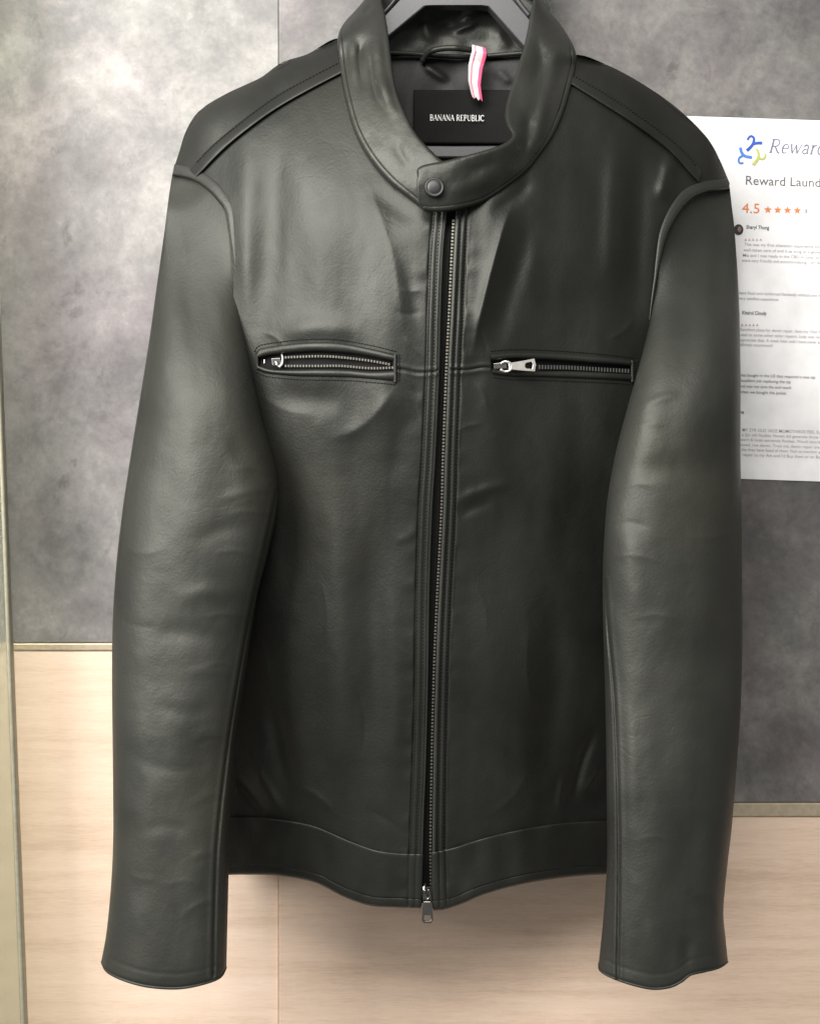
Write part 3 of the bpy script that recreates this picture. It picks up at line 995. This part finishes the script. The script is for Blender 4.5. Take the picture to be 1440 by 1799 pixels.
def teeth_row(line, parent, off, mat=M_TEETH, pitch=5.2, size=(.0007, .0009, .0009)):
    c = cr(line, 300)
    L_ = np.concatenate([[0], np.cumsum(np.linalg.norm(np.diff(c, axis=0), axis=1))])
    it = []
    ss = np.arange(2, L_[-1], pitch)
    xx = np.interp(ss, L_, c[:, 0]); yy_ = np.interp(ss, L_, c[:, 1])
    for w_ in P(xx, yy_, d_body(xx, yy_) + off):
        it.append(box_data(w_, (size[0], 0, 0), (0, size[1], 0), (0, 0, size[2])))
    v, f = join_data(it)
    o = part(mesh_obj("zipper_teeth", v, f, mat, None, False), parent)
    o["kind"] = "stuff"


def shift(line, dx, dy):
    return [(x + dx, y + dy) for x, y in line]


for k, p in enumerate((PL, PR)):
    pk = ribbon("chest_pocket", p['top'], p['otop'], 0.0026, M_LEATHER, JK)
    pk["label"] = ("open chest pocket zip left of the front zip" if k == 0 else "closed chest pocket zip with silver pull")
    ribbon("lower_lip", p['obot'], p['bot'], 0.0024, M_LEATHER, pk)
    ribbon("zip_tape", shift(p['otop'], 0, -4), shift(p['obot'], 0, 4), 0.0, M_TAPE, pk, edge=0.0).location.y = 0.004
    xe = (697, 1114)[k]
    t_, b_ = p['top'][-1], p['bot'][-1]
    ribbon("end_tab", [(xe - 7, t_[1]), (xe - 7, b_[1])], [(xe + 1, t_[1] + 1), (xe + 1, b_[1])], 0.0028, M_EDGE, pk, n=30)
    stitches("stitching", shift(p['top'], 0, -4.5), surf, pk, pitch=5.5)
    stitches("stitching", shift(p['bot'], 0, 4.5), surf, pk, pitch=5.5)
    stitches("stitching", [(xe + 4, t_[1]), (xe + 4.5, (t_[1] + b_[1]) / 2), (xe + 4, b_[1])], surf, pk, pitch=5.5)
    if k == 0:
        teeth_row([(500, 628), (560, 626), (600, 628), (650, 634), (688, 641)], pk, 0.0012)
        teeth_row([(500, 643), (560, 643), (600, 643), (650, 647), (690, 646)], pk, 0.0008)
        d0 = float(d_body(np.array([493.]), np.array([634.]))[0])
        part(tube("zipper_slider", P(*np.array([(495, 622), (497, 630), (496, 640), (491, 645), (486, 641), (485, 634)]).T, d0 - 0.0015), 0.0011, M_NICKEL), pk)
        px_slab("slider_body", [(477, 630), (493, 629), (495, 642), (479, 643)], d0 + 0.002, 0.002, M_GUN, pk)
        px_slab("zip_stop", [(463.5, 632), (465.8, 632), (465.8, 639), (463.5, 639)], d0 + 0.002, 0.0015, M_NICKEL, pk)
    else:
        teeth_row([(945, 645), (1000, 646), (1050, 649), (1108, 652)], pk, 0.0016, M_GUN, size=(.0006, .0008, .0016))
        d0 = float(d_body(np.array([895.]), np.array([642.]))[0]) - 0.001
        px_slab("slider_body", [(866, 639), (889, 637), (890, 648), (867, 649)], d0 + 0.001, 0.003, M_GUN, pk)
        ring = [(880 + 13 * math.cos(a) + (4 if math.cos(a) > 0 else 0), 644 + 9.5 * math.sin(a)) for a in np.linspace(0.5, 2 * math.pi - 0.5, 24)]
        ring = [(888 + 10.5 * math.cos(a), 644 + 8.8 * math.sin(a)) for a in np.linspace(-2.6, 2.6, 24)]
        part(tube("pull_ring", P(*np.array(ring).T, d0 - 0.0030), 0.0012, M_NICKEL), pk)
        out = [(893, 638), (918, 634), (938, 630), (941, 641), (939, 653), (918, 651.5), (893, 649)]
        hol = [(922, 640), (925, 637.5), (933, 636), (935, 641), (934, 648), (926, 648), (922, 646)]
        pt_ = px_slab("pull_tab", out, d0 - 0.0022, 0.0018, M_NICKEL, pk, hol, 0.0004)

# main zip slider and pull
d0 = float(d_base(750., 1565.)) - 0.001
px_slab("slider_body", [(740, 1563), (743, 1556), (757, 1556), (760, 1563), (758, 1582), (742, 1582)], d0 + 0.004, 0.004, M_GUN, zip_)
part(tube("slider_bridge", P(*np.array([(747, 1552), (744.5, 1560), (746, 1571), (749, 1578)]).T, np.array([d0, d0 - .004, d0 - .004, d0 - .001])), 0.0012, M_NICKEL), zip_)
ring = [(750 + 5 * math.cos(a), 1571 + 9 * math.sin(a)) for a in np.linspace(-1.2, 4.2, 20)]
part(tube("pull_ring", P(*np.array(ring).T, d0 - 0.005), 0.0010, M_GUN), zip_)
px_slab("pull_tab", [(744, 1583), (756, 1583), (758, 1592), (761, 1616), (757, 1621), (744, 1621), (740.5, 1616), (742.5, 1592)], d0 - 0.0035, 0.0018, M_GUN, zip_,
        [(745.5, 1607), (755.5, 1607), (756, 1609), (757, 1615), (755, 1617), (746.5, 1617), (744.3, 1615), (745, 1609)])

# ------------------------------------------------------------------ collar
f = None
CL = [((748, 366, f), (782, 290, -.006)), ((725, 348, f), (765, 278, -.003)), ((690, 320, f), (730, 240, .006)), ((655, 280, f), (708, 200, .016)),
      ((627, 230, f), (693, 160, .028)), ((610, 170, f), (686, 120, .040)), ((600, 112, f), (680, 70, .052)), ((597, 72, .066), (674, 30, .064)),
      ((606, 46, .086), (668, 0, .076)), ((632, 20, .108), (670, -35, .092)), ((690, -15, .135), (695, -75, .115)), ((805, -30, .150), (805, -105, .132))]
CR_ = [((737, 364, -.009), (733, 303, -.013)), ((762, 368, -.009), (746, 294, -.014)), ((800, 365, -.008), (785, 286, -.014)), ((845, 352, f), (830, 274, -.013)),
       ((885, 326, f), (868, 263, -.009)), ((920, 298, f), (893, 252, -.004)), ((945, 268, f), (902, 238, .002)), ((968, 235, f), (893, 220, .010)),
       ((985, 198, f), (890, 198, .018)), ((998, 155, f), (898, 162, .030)), ((1006, 120, f), (914, 112, .045)), ((1006, 92, .068), (927, 65, .058)),
       ((990, 60, .088), (935, 20, .070)), ((965, 28, .108), (938, -5, .080)), ((930, 0, .122), (925, -45, .098)), ((880, -22, .140), (880, -85, .118)),
       ((805, -30, .150), (805, -105, .132))]
CFOLD = [([(640, 60), (632, 110), (640, 170)], -2.6, 9), ([(618, 60), (622, 110), (630, 160)], 2.2, 8), ([(662, 40), (664, 100), (672, 150), (690, 200)], 2.8, 9),
         ([(650, 90), (655, 140), (668, 200)], -1.6, 7), ([(670, 130), (682, 175), (700, 215)], 2.0, 8), ([(700, 250), (716, 268), (740, 280)], 0.4, 12),
         ([(700, 290), (722, 306), (742, 320)], -0.4, 12), ([(690, 240), (700, 265), (722, 300)], -1.4, 10),
         ([(928, 190), (922, 230), (915, 270), (890, 300)], -4.0, 12), ([(958, 150), (950, 200), (938, 250), (915, 285)], 3.0, 9), ([(940, 60), (945, 110), (935, 160)], -2.0, 12),
         ([(975, 80), (968, 130), (955, 180)], 2.0, 10), ([(810, 305), (850, 292), (880, 280)], -1.8, 12), ([(780, 340), (830, 325), (870, 305)], 1.6, 12),
         ([(608, 52), (622, 40), (636, 30)], 2.4, 6), ([(640, 30), (650, 18), (660, 10)], -2.0, 5)]
NCo = Noise(41)


def collar_piece(pairs, first, flip, name):
    O, I = [], []
    for (ox, oy, od), (ix, iy, id_) in pairs:
        if od is None:
            od = float(d_base(float(ox), float(oy))) - 0.0038
        O.append((ox, oy, od)); I.append((ix, iy, id_))
    n = 300
    A = cr(O, n, even=False); B = cr(I, n, even=False)
    m = 60
    w = np.linspace(0, 1, m)
    g = A[None] * (1 - w[:, None, None]) + B[None] * w[:, None, None]
    px, py, d = g[..., 0].copy(), g[..., 1].copy(), g[..., 2].copy()
    if first:    # round the end of the snap tab
        e = np.linspace(0, 1, n)[None, :] * (len(pairs) - 1)
        ww = w[:, None]
        px += 16 * smooth(0.35, 0, e) * (np.abs(2 * ww - 1) ** 5)
    d = d - 0.0030 * (np.sin(np.pi * w) ** 0.6)[:, None]
    d = d - apply_folds(px, py, CFOLD) - 0.0006 * NCo(px / 22, py / 30) - 0.0001 * NCo(px / 8, py / 9)
    d = d + 0.0008 * np.exp(-((w - 0.075) / 0.014) ** 2)[:, None]
    d[0] += 0.002; d[-1] += 0.0005
    o = part(grid_mesh(name, P(px, py, d), M_COLLAR, solid=0.0022, flip=flip))
    part(tube("rolled_edge", P(px[-1], py[-1], d[-1] + 0.0006), 0.0014, M_EDGE, None, 8), o)
    s0 = 4 if first else 0
    c = np.stack([px[5], py[5]], -1)[s0:230:3]
    dm = d[5][s0:230:3]
    it = []
    Lc = np.concatenate([[0], np.cumsum(np.linalg.norm(np.diff(c, axis=0), axis=1))])
    for s_ in np.arange(0, Lc[-1] - 4, 6.0):
        q = np.array([[np.interp(s_ + t, Lc, arr) for arr in (c[:, 0], c[:, 1], dm)] for t in (0, 1.9, 3.8)])
        it.append(tube_data(P(q[:, 0], q[:, 1], q[:, 2] - np.array([0, .0008, 0])), 0.00042, 5, False))
    v, fc = join_data(it)
    so = part(mesh_obj("stitching", v, fc, M_THREAD), o)
    so["kind"] = "stuff"
    if first:   # rolled end of the tab
        part(tube("tab_end", P(px[:, 0], py[:, 0], d[:, 0] + 0.0006), 0.0014, M_EDGE, None, 8), o)
    return o


cl = collar_piece(CL, False, False, "collar")
crt = collar_piece(CR_, True, True, "collar")
crt["label"] = "collar side ending in the snap tab"

# snap
sx, sy, sdp = 763, 329, -0.0195
prof = [(0.0001, .0022), (.0030, .0021), (.0046, .0016), (.0053, .0009), (.0056, .0013), (.0064, .0014), (.0070, .0007), (.0072, -.004)]
vs, fs = [], []
c0 = P(sx, sy, sdp)
for r_, h_ in [(a * 1.1, b * 0.8) for a, b in prof]:
    for a in range(32):
        w = 2 * math.pi * a / 32
        vs.append((c0[0] + r_ * math.cos(w), c0[1] - h_, c0[2] + r_ * math.sin(w)))
for i in range(len(prof) - 1):
    for a in range(32):
        a2 = (a + 1) % 32
        fs.append((i * 32 + a, (i + 1) * 32 + a, (i + 1) * 32 + a2, i * 32 + a2))
part(mesh_obj("snap_button", vs, fs, M_SNAP), crt)

# inner collar, lining, label, loop
gx, gy = np.meshgrid(np.linspace(640, 970, 120), np.linspace(-106, 97, 90))
gy = gy + 5 * ((gx - 805) / 150) ** 2 * 0
d = 0.138 - 0.016 * ((gx - 805) / 165) ** 2
d = d - apply_folds(gx, gy, [([(795, 58), (815, 48), (840, 40)], 3.5, 6), ([(785, 48), (810, 34), (835, 20)], 2.5, 7), ([(760, 60), (790, 45), (820, 22)], -2.5, 8),
                             ([(745, 25), (750, 55), (760, 80)], 2.0, 10), ([(870, 45), (880, 70), (900, 88)], 1.6, 10)]) - 0.0012 * NCo(gx / 25, gy / 25)
part(grid_mesh("collar_lining", P(gx, gy, d), M_LINING, flip=True))
gx, gy = np.meshgrid(np.linspace(625, 985, 120), np.linspace(95, 420, 120))
d = 0.137 - 0.012 * ((gx - 805) / 180) ** 2 - 0.0016 * NCo(gx / 40, gy / 60)
d = d - apply_folds(gx, gy, [([(740, 110), (760, 125), (790, 145)], 2.2, 7), ([(870, 120), (885, 135), (900, 150)], 1.4, 8)]) * smooth(170, 140, gy)
lin = part(grid_mesh("lining", P(gx, gy, d), M_SATIN, flip=True))
xs = np.linspace(640, 970, 60)
part(tube("neck_piping", P(xs, 97 + 3 * np.sin(xs / 40) - 3 * np.abs((xs - 805) / 165) ** 2, 0.132 - 0.016 * ((xs - 805) / 165) ** 2), 0.0022, M_LINING), lin)
gx, gy = np.meshgrid(np.linspace(726, 906, 40), np.linspace(158, 252, 24))
lab_d = lambda x, y: 0.1305 - 0.012 * ((x - 805) / 180) ** 2
lb = part(grid_mesh("brand_label", P(gx, gy, lab_d(gx, gy) - 0.0006 * NCo(gx / 30, gy / 30)), M_LABEL, flip=True, solid=0.0008))
lb["label"] = "black woven neck label with silver serif lettering"
lp = cr([(741, 108), (747, 99), (760, 89), (785, 84.5), (815, 86), (842, 92), (853, 101)], 40)
part(tube("hanging_loop", P(lp[:, 0], lp[:, 1], np.interp(lp[:, 0], [741, 760, 800, 853], [.130, .121, .118, .128])), 0.0026, M_COLLAR, None, 10))

# ------------------------------------------------------------------ lettering drawn with strokes (serif capitals and lower case)
def arc(cx, cy, rx, ry, a0, a1, n=14):
    return [(cx + rx * math.cos(math.radians(a)), cy + ry * math.sin(math.radians(a))) for a in np.linspace(a0, a1, n)]


TK, TN = 0.135, 0.05
def serif(x, y, w=0.13):
    return ([(x - w, y), (x + w, y)], 0.045)


GLY = {
    'B': (0.72, [([(.14, 0), (.14, 1)], TK), ([(.1, .98)] + arc(.36, .76, .22, .22, 90, -90) + [(.14, .53)], .085), ([(.14, .52)] + arc(.38, .26, .27, .25, 90, -90) + [(.02, .02)], .09), serif(.1, .02, .1), serif(.1, .98, .1)]),
    'A': (0.80, [([(.06, 0), (.40, 1)], TN), ([(.38, 1), (.72, 0)], TK), ([(.19, .36), (.60, .36)], TN), serif(.06, .02, .11), serif(.72, .02, .12)]),
    'N': (0.86, [([(.12, 0), (.12, 1)], TN), ([(.10, .98), (.74, .03)], TK), ([(.74, 0), (.74, 1)], TN), serif(.12, .02, .11), serif(.07, .98, .08), serif(.74, .98, .11)]),
    'R': (0.78, [([(.14, 0), (.14, 1)], TK), ([(.06, .98)] + arc(.36, .74, .23, .24, 90, -90) + [(.14, .49)], .085), ([(.34, .50), (.50, .24), (.64, .04), (.76, .01)], .11), serif(.14, .02), serif(.1, .98, .1)]),
    'E': (0.66, [([(.14, 0), (.14, 1)], TK), ([(.04, .98), (.56, .98), (.57, .80)], TN), ([(.14, .51), (.46, .51)], TN), ([(.04, .02), (.58, .02), (.62, .22)], TN)]),
    'P': (0.66, [([(.14, 0), (.14, 1)], TK), ([(.06, .98)] + arc(.34, .73, .24, .25, 90, -90) + [(.14, .47)], .085), serif(.14, .02)]),
    'U': (0.84, [([(.14, 1), (.14, .34)] + arc(.42, .32, .28, .31, 180, 360)[1:7], TK * .8), (arc(.42, .32, .28, .31, 250, 360) + [(.70, 1)], TN * 1.2), serif(.14, .98), serif(.70, .98, .11)]),
    'L': (0.62, [([(.14, 0), (.14, 1)], TK), ([(.04, .02), (.56, .02), (.60, .24)], TN), serif(.14, .98)]),
    'I': (0.36, [([(.18, 0), (.18, 1)], TK), serif(.18, .02), serif(.18, .98)]),
    'C': (0.78, [(arc(.44, .5, .37, .49, 42, 318, 24), .09), (arc(.44, .5, .37, .49, 130, 230, 14), .14), ([(.71, .98), (.71, .76)], TN)]),
    'e': (0.52, [([(.07, .37), (.45, .37)] + arc(.26, .35, .20, .32, 5, 310, 22), .06), (arc(.26, .34, .20, .32, 130, 260, 10), .10)]),
    'w': (0.82, [([(.04, .66), (.24, .02)], .10), ([(.24, .02), (.40, .60)], TN), ([(.38, .66), (.58, .02)], .10), ([(.58, .02), (.76, .66)], TN), serif(.05, .65, .08), serif(.76, .65, .07)]),
    'a': (0.52, [(arc(.24, .46, .15, .20, 160, 0, 10) + [(.39, .10), (.48, .03)], .09), (arc(.22, .18, .15, .16, 60, 330, 18), .07)]),
    'r': (0.44, [([(.13, 0), (.13, .66)], .10), ([(.13, .46), (.22, .60), (.32, .66), (.40, .62)], .07), serif(.13, .02, .1), serif(.09, .65, .07)]),
    'd': (0.58, [(arc(.25, .33, .19, .32, 40, 320, 22), .08), ([(.44, 1.02), (.44, .04), (.52, .02)], .10), serif(.39, 1.0, .07)]),
}


def stroke_faces(pts, w):
    p = np.array(pts, float)
    t = np.gradient(p, axis=0); t /= np.linalg.norm(t, axis=1)[:, None] + 1e-9
    n = np.stack([-t[:, 1], t[:, 0]], -1) * w / 2
    vs = list(p + n) + list(p - n)
    m = len(p)
    return vs, [(i, i + 1, m + i + 1, m + i) for i in range(m - 1)]


def stroke_text(txt, spacing=0.06, slant=0.0, weight=1.0):
    items, x = [], 0.0
    for ch in txt:
        if ch == ' ':
            x += 0.40; continue
        wd, st = GLY[ch]
        for pts, w in st:
            v, f_ = stroke_faces(pts, w * weight)
            items.append(([(a + x + slant * b, b, 0.00003 * len(items)) for a, b in v], f_))
        x += wd + spacing
    V, F = join_data(items)
    return np.array(V), F, x - spacing


V2, F2, W2 = stroke_text("BANANA REPUBLIC", weight=1.35)
sc_ = 95.0 / W2
hx = 755 + V2[:, 0] * sc_
hy = 211.5 - V2[:, 1] * 10.2 + (hx - 755) * 0.012
vv = P(hx, hy, lab_d(hx, hy) - 0.0012 - V2[:, 2])
part(mesh_obj("lettering", vv, F2, M_SILVER, None, False), lb)

# ------------------------------------------------------------------ laundry tag on the loop
g_t = np.linspace(0, 1, 40)
cx_ = np.interp(g_t, [0, .12, .4, .7, 1], [841, 842, 835, 833, 838])
cy_ = 81 + g_t * 93
hw = np.interp(g_t, [0, .2, 1], [12, 13.5, 9.5])
dz = np.interp(g_t, [0, .1, .3, 1], [.115, .1115, .116, .120])
def tag_strip(name, a, b, off, mat, solid=0.0004):
    ws = np.linspace(a, b, 6)
    px = cx_[:, None] + hw[:, None] * ws[None]
    py = cy_[:, None] + 3.0 * ws[None] * np.interp(g_t, [0, 1], [1, 1.2])[:, None] + 2.2 * np.sin(ws[None] * 7) * (g_t[:, None] > 0.97)
    d = dz[:, None] - 0.0012 * (1 - ws[None] ** 2) - off
    return grid_mesh(name, P(px, py, d), mat, None, solid=solid, flip=True)
tag = tag_strip("laundry_tag", -1, 1, 0, M_WHITE)
tag["label"] = "white and pink paper tag looped on the collar's hanging loop"; tag["category"] = "tag"
e1 = tag_strip("pink_edge", 0.50, 1.0, 0.0006, M_PINK); e1.parent = tag
e2 = tag_strip("pink_line", -0.62, -0.50, 0.0006, M_PINK); e2.parent = tag

# ------------------------------------------------------------------ hanger
ho = [(470, 262), (520, 190), (600, 112), (668, 33), (697, 2), (740, -40), (865, -40), (903, 0), (927, 28), (1005, 125), (1080, 190), (1130, 262), (1125, 276), (800, 277), (475, 276)]
hi = [(500, 250), (540, 206), (612, 136), (683, 64), (748, 10), (760, 9.5), (845, 9.5), (857, 11), (922, 84), (990, 150), (1060, 212), (1100, 250), (1096, 254), (800, 256), (503, 253)]
HD = 0.104
hp = P(np.array(ho)[:, 0], np.array(ho)[:, 1], HD); hq = P(np.array(hi)[:, 0], np.array(hi)[:, 1], HD)
HG = root("clothes_hanger", tuple(P(802, 277, HD + .006)), "dark grey plastic hanger holding up the leather jacket", "hanger")
hb = slab("shoulder_frame", [(a[0], a[2]) for a in hp], HD, HD + 0.014, M_HANGER, None, [(a[0], a[2]) for a in hq], 0.0016)
keep(hb, HG)
hook = [(802, -36), (802, -75), (803, -110), (820, -132), (838, -155), (832, -185), (805, -200), (775, -192), (762, -170)]
hk = tube("hook", P(*np.array(cr(hook, 60)).T, HD + .006), 0.0022, M_NICKEL, None, 10)
keep(hk, HG)
# raised rib just outside the arms
for q in ([(666, 30), (682, 14), (697, -4), (712, -20)], [(930, 28), (917, 12), (905, -4), (892, -18)]):
    keep(tube("rib", P(*np.array(cr(q, 20)).T, HD - .001), 0.0022, M_HANGER, None, 8), HG)

# ------------------------------------------------------------------ review sheet on the wall
PD = WD - 0.004 - 0.0012
TILT = math.radians(-1.9)
ox, oz = wx(1196, PD), wz(203.5, PD)
ct, st_ = math.cos(TILT), math.sin(TILT)
kk = (D + PD) / D / S


def sheet(px, py, d=PD):
    """point on the sheet given by picture units (no tilt correction: the sheet plane is the wall plane)"""
    return P(px, py, d)


def tilted(dx, dy):
    """offset right / down along the sheet, in picture units"""
    return ox + (dx * ct + dy * st_) * kk, oz + (dx * st_ - dy * ct) * kk


def to_sheet(px, py):
    """picture units -> sheet coordinates"""
    X = (px - 1196); Y = (py - 203.5)
    return X * ct - Y * st_ * -1 * -1, Y
PW, PH = 470.0, 634.0
corners = [tilted(0, PH), tilted(PW, PH), tilted(PW, 0), tilted(0, 0)]
poster = slab("review_sheet", corners, PD, PD + 0.0006, M_PAPER)
poster["label"] = "white printed customer review sheet on the wall behind the sleeve"; poster["category"] = "poster"
TD = PD - 0.0004


def flat_obj(name, V, F, x, y, s, mat, sx=1.0):
    """glyph coordinates (right, up) scaled by s picture units, baseline at picture (x, y), turned with the sheet"""
    bx, bz = wx(x, TD), wz(y, TD)
    out = []
    V = np.asarray(V, float)
    lift = V[:, 2] if V.shape[1] > 2 else np.zeros(len(V))
    for (a, b), up_ in zip(V[:, :2], lift):
        a *= s * sx * kk; b *= s * kk
        out.append((bx + a * ct - b * st_, TD - up_, bz + a * st_ + b * ct))
    o = mesh_obj(name, out, F, mat, None, False)
    o.parent = poster
    return o


def font_text(name, txt, x, y, cap, mat, width=None, bold=0.0):
    cu = bpy.data.curves.new("t", 'FONT')
    cu.body = txt
    cu.size = 1.0
    cu.resolution_u = 3
    cu.offset = bold
    to = bpy.data.objects.new("t", cu)
    COL.objects.link(to)
    bpy.context.view_layer.update()
    me = bpy.data.meshes.new_from_object(to.evaluated_get(bpy.context.evaluated_depsgraph_get()))
    V = np.array([v.co[:] for v in me.vertices])
    F = [tuple(p.vertices) for p in me.polygons]
    bpy.data.objects.remove(to); bpy.data.curves.remove(cu); bpy.data.meshes.remove(me)
    s = cap / 0.70
    sx = 1.0
    if width:
        sx = width / (V[:, 0].max() * s)
    return flat_obj(name, V, F, x, y, s, mat, sx)


# logo: three hooked figures
def logo(pts, w, mat, parent):
    c = cr(pts, 24)
    wd = np.interp(np.linspace(0, 1, 24), [0, 1], w)
    t = np.gradient(c, axis=0); t /= np.linalg.norm(t, axis=1)[:, None]
    n = np.stack([-t[:, 1], t[:, 0]], -1) * wd[:, None] / 2
    a, b = c + n, c - n
    q = np.vstack([a, b])
    logo.n = getattr(logo, 'n', 0) + 1
    V = P(q[:, 0], q[:, 1], TD - 0.00006 * logo.n)
    o = mesh_obj("logo_stroke", V, [(i, i + 1, 24 + i + 1, 24 + i) for i in range(23)], mat, None, False)
    o.parent = parent


for pts, w, m in (([(1312, 246), (1315, 241), (1319, 239), (1323.5, 243), (1322, 252), (1317, 259), (1311, 264.5)], (3.5, 5.5), I_DBLUE),
                  ([(1320, 254), (1328, 251.3), (1338, 251)], (4, 5.5), I_DBLUE),
                  ([(1299.5, 259), (1302, 268), (1308, 274), (1320, 276.5)], (5, 4.5), I_BLUE),
                  ([(1305, 272.5), (1298.5, 276.5), (1296.5, 282), (1299, 286.5), (1305, 286)], (3.5, 3), I_BLUE),
                  ([(1328, 261), (1331.5, 269), (1330, 279), (1322, 289.5)], (3.5, 5.5), I_GREEN),
                  ([(1330.5, 274.5), (1336, 279.2), (1342, 277), (1343.8, 270)], (3.5, 3), I_GREEN)):
    logo(pts, w, m, poster)
V3, F3, W3 = stroke_text("Reward", spacing=0.05, slant=0.22, weight=0.9)
flat_obj("sheet_title", V3, F3, 1349, 268.5, 24.5, I_NAVY, 1.02)
font_text("sheet_heading", "Reward Laundry", 1307.5, 324, 15.8, I_GREY, 153)
font_text("rating_number", "4.5", 1302, 373.5, 17, I_ORANGE, 31)


def star(x, y, r, mat, half=False):
    pts = []
    for i in range(10):
        a = math.pi / 2 + i * math.pi / 5
        rr_ = r if i % 2 == 0 else r * 0.42
        pts.append((rr_ * math.cos(a), rr_ * math.sin(a)))
    if half:
        pts = [pts[0], pts[1], pts[2], pts[3], pts[4], pts[5]]
    V = [(0, 0)] + pts
    F = [(0, i + 1, (i + 1) % len(pts) + 1) for i in range(len(pts))]
    flat_obj("rating_star", V, F, x, y, 1.0, mat)


for i in range(4):
    star(1348 + 17.2 * i, 368.3 + 0.5 * i, 7.0, I_ORANGE)
star(1417, 370.5, 6.5, I_PALE, True)

# portraits beside the reviewers
def disc(name, x, y, rx, ry, mat, parent, n=24, d=TD):
    a = np.linspace(0, 2 * math.pi, n, endpoint=False)
    V = P(np.concatenate([[x], x + rx * np.cos(a)]), np.concatenate([[y], y + ry * np.sin(a)]), d)
    o = mesh_obj(name, V, [(0, (i + 1) % n + 1, i + 1) for i in range(n)], mat, None, False)
    o.parent = parent
    return o


for (x, y) in ((1296.5, 403.5), (1290, 553), (1287, 700)):
    av = disc("reviewer_portrait", x, y, 8.5, 9.5, I_BLACK, poster)
    disc("portrait_face", x + 1.5, y - 1, 3.4, 5, I_FACE, av, d=TD - 0.0003)

LINES = [
    (1310, 401, "Sharyl Thung", 6.2, I_BLACK, 40, .012),
    (1306, 431, "This was my first alteration experience and it is", 5.2, I_PALE, 148, .004),
    (1305, 440.5, "well-taken care of and it as snug as a glove after", 5.2, I_PALE, 152, .004),
    (1303.5, 450, "Mia and I was ready in the CBD in June, without", 5.2, I_PALE, 152, .004),
    (1302, 459, "were very friendly and accommodating. I am definitely", 5.2, I_PALE, 158, .004),
    (1292, 516, "where fixed and reinforced flawlessly without any issue", 5.2, I_PALE, 158, .004),
    (1292, 525.5, "a very satisfied experience.", 5.2, I_PALE, 75, .004),
    (1302.5, 551.5, "Khairul Cloudy", 6.2, I_BLACK, 43, .012),
    (1299, 580.5, "Excellent place for denim repair. Sent my 15yo Nudies", 5.2, I_PALE, 158, .004),
    (1298, 589.5, "used to some other tailor repairs. Lady was nice and", 5.2, I_PALE, 158, .004),
    (1297, 598.5, "appreciate that. A week later and I have never seen it", 5.2, I_PALE, 158, .004),
    (1296, 607, "definitely recommend!", 5.2, I_PALE, 60, .004),
    (1298, 660.5, "that bought in the US that required a new zip", 5.2, I_GREY, 133, .002),
    (1298, 670, "Excellent job replacing the zip", 5.2, I_GREY, 90, .002),
    (1298, 680, "and was not sure the end result", 5.2, I_GREY, 91, .002),
    (1298, 690, "when we bought the jacket", 5.2, I_GREY, 82, .002),
    (1299, 726, "ne", 6, I_BLACK, 7, .012),
    (1303, 757, "MY 2YR OLD 16OZ MOMOTAROS FEEL SUPER", 5.4, I_PALE, 150, .004),
    (1302, 765.5, "a 2yr old Nudies. Honan did generate those lines", 5.2, I_PALE, 150, .004),
    (1300, 774, "worn & looks extremely flawless. Would describe the", 5.2, I_PALE, 156, .004),
    (1300, 783, "loved, raw denim. Trust me, denim repair are one", 5.2, I_PALE, 152, .004),
    (1301, 791.5, "the they have fixed of them. Not to mention an on", 5.2, I_PALE, 152, .004),
    (1303, 800.5, "repair to my Am and I'd Buy them or an Boss is", 5.2, I_PALE, 150, .004),
]
for x, y, t, cap, m, wd, bo in LINES:
    font_text("review_text", t, x, y + 0.5, cap, m, wd, bo)
for x, y in ((1309, 420.5), (1303, 570.5)):
    for i in range(5):
        a = 2.2
        flat_obj("small_star", [(-a, -a), (a, -a), (0, a), (0, -a)], [(0, 3, 2), (3, 1, 2)], x + 6.6 * i, y, 1.0, I_ROSE)

# ------------------------------------------------------------------ glass door edge at the left
m, nt, b = new_mat("frosted_glass")
b.inputs["Base Color"].default_value = (0.80, 0.81, 0.70, 1)
b.inputs["Roughness"].default_value = 0.22
b.inputs["Transmission Weight"].default_value = 0.92
b.inputs["IOR"].default_value = 1.45
nz = node(nt, "ShaderNodeTexNoise"); nz.inputs["Scale"].default_value = 60
bp = node(nt, "ShaderNodeBump"); bp.inputs["Strength"].default_value = 0.05
nt.links.new(nz.outputs["Fac"], bp.inputs["Height"]); nt.links.new(bp.outputs[0], b.inputs["Normal"])
M_GLASS = m
M_GEDGE = plain("pale_aluminium_edge", (0.30, 0.285, 0.21), 0.45, metal=0.3)
GD = 0.10
def gp(x, y, d=GD):
    q = P(x, y, d)
    return (q[0], q[2])
GL = root("glass_door", tuple(P(-60, 1900, GD)), "frosted glass door edge with pale metal strip at the far left", "door")
g1 = slab("glass_sheet", [gp(-420, 2300), gp(56, 2300), gp(-56, -600), gp(-420, -600)], GD, GD + 0.008, M_GLASS, None, bevel=0.001)
keep(g1, GL)
g2 = slab("edge_strip", [gp(57, 2300), gp(65, 2300), gp(-47, -600), gp(-55, -600)], GD - 0.002, GD + 0.010, M_GEDGE, None, bevel=0.002)
keep(g2, GL)
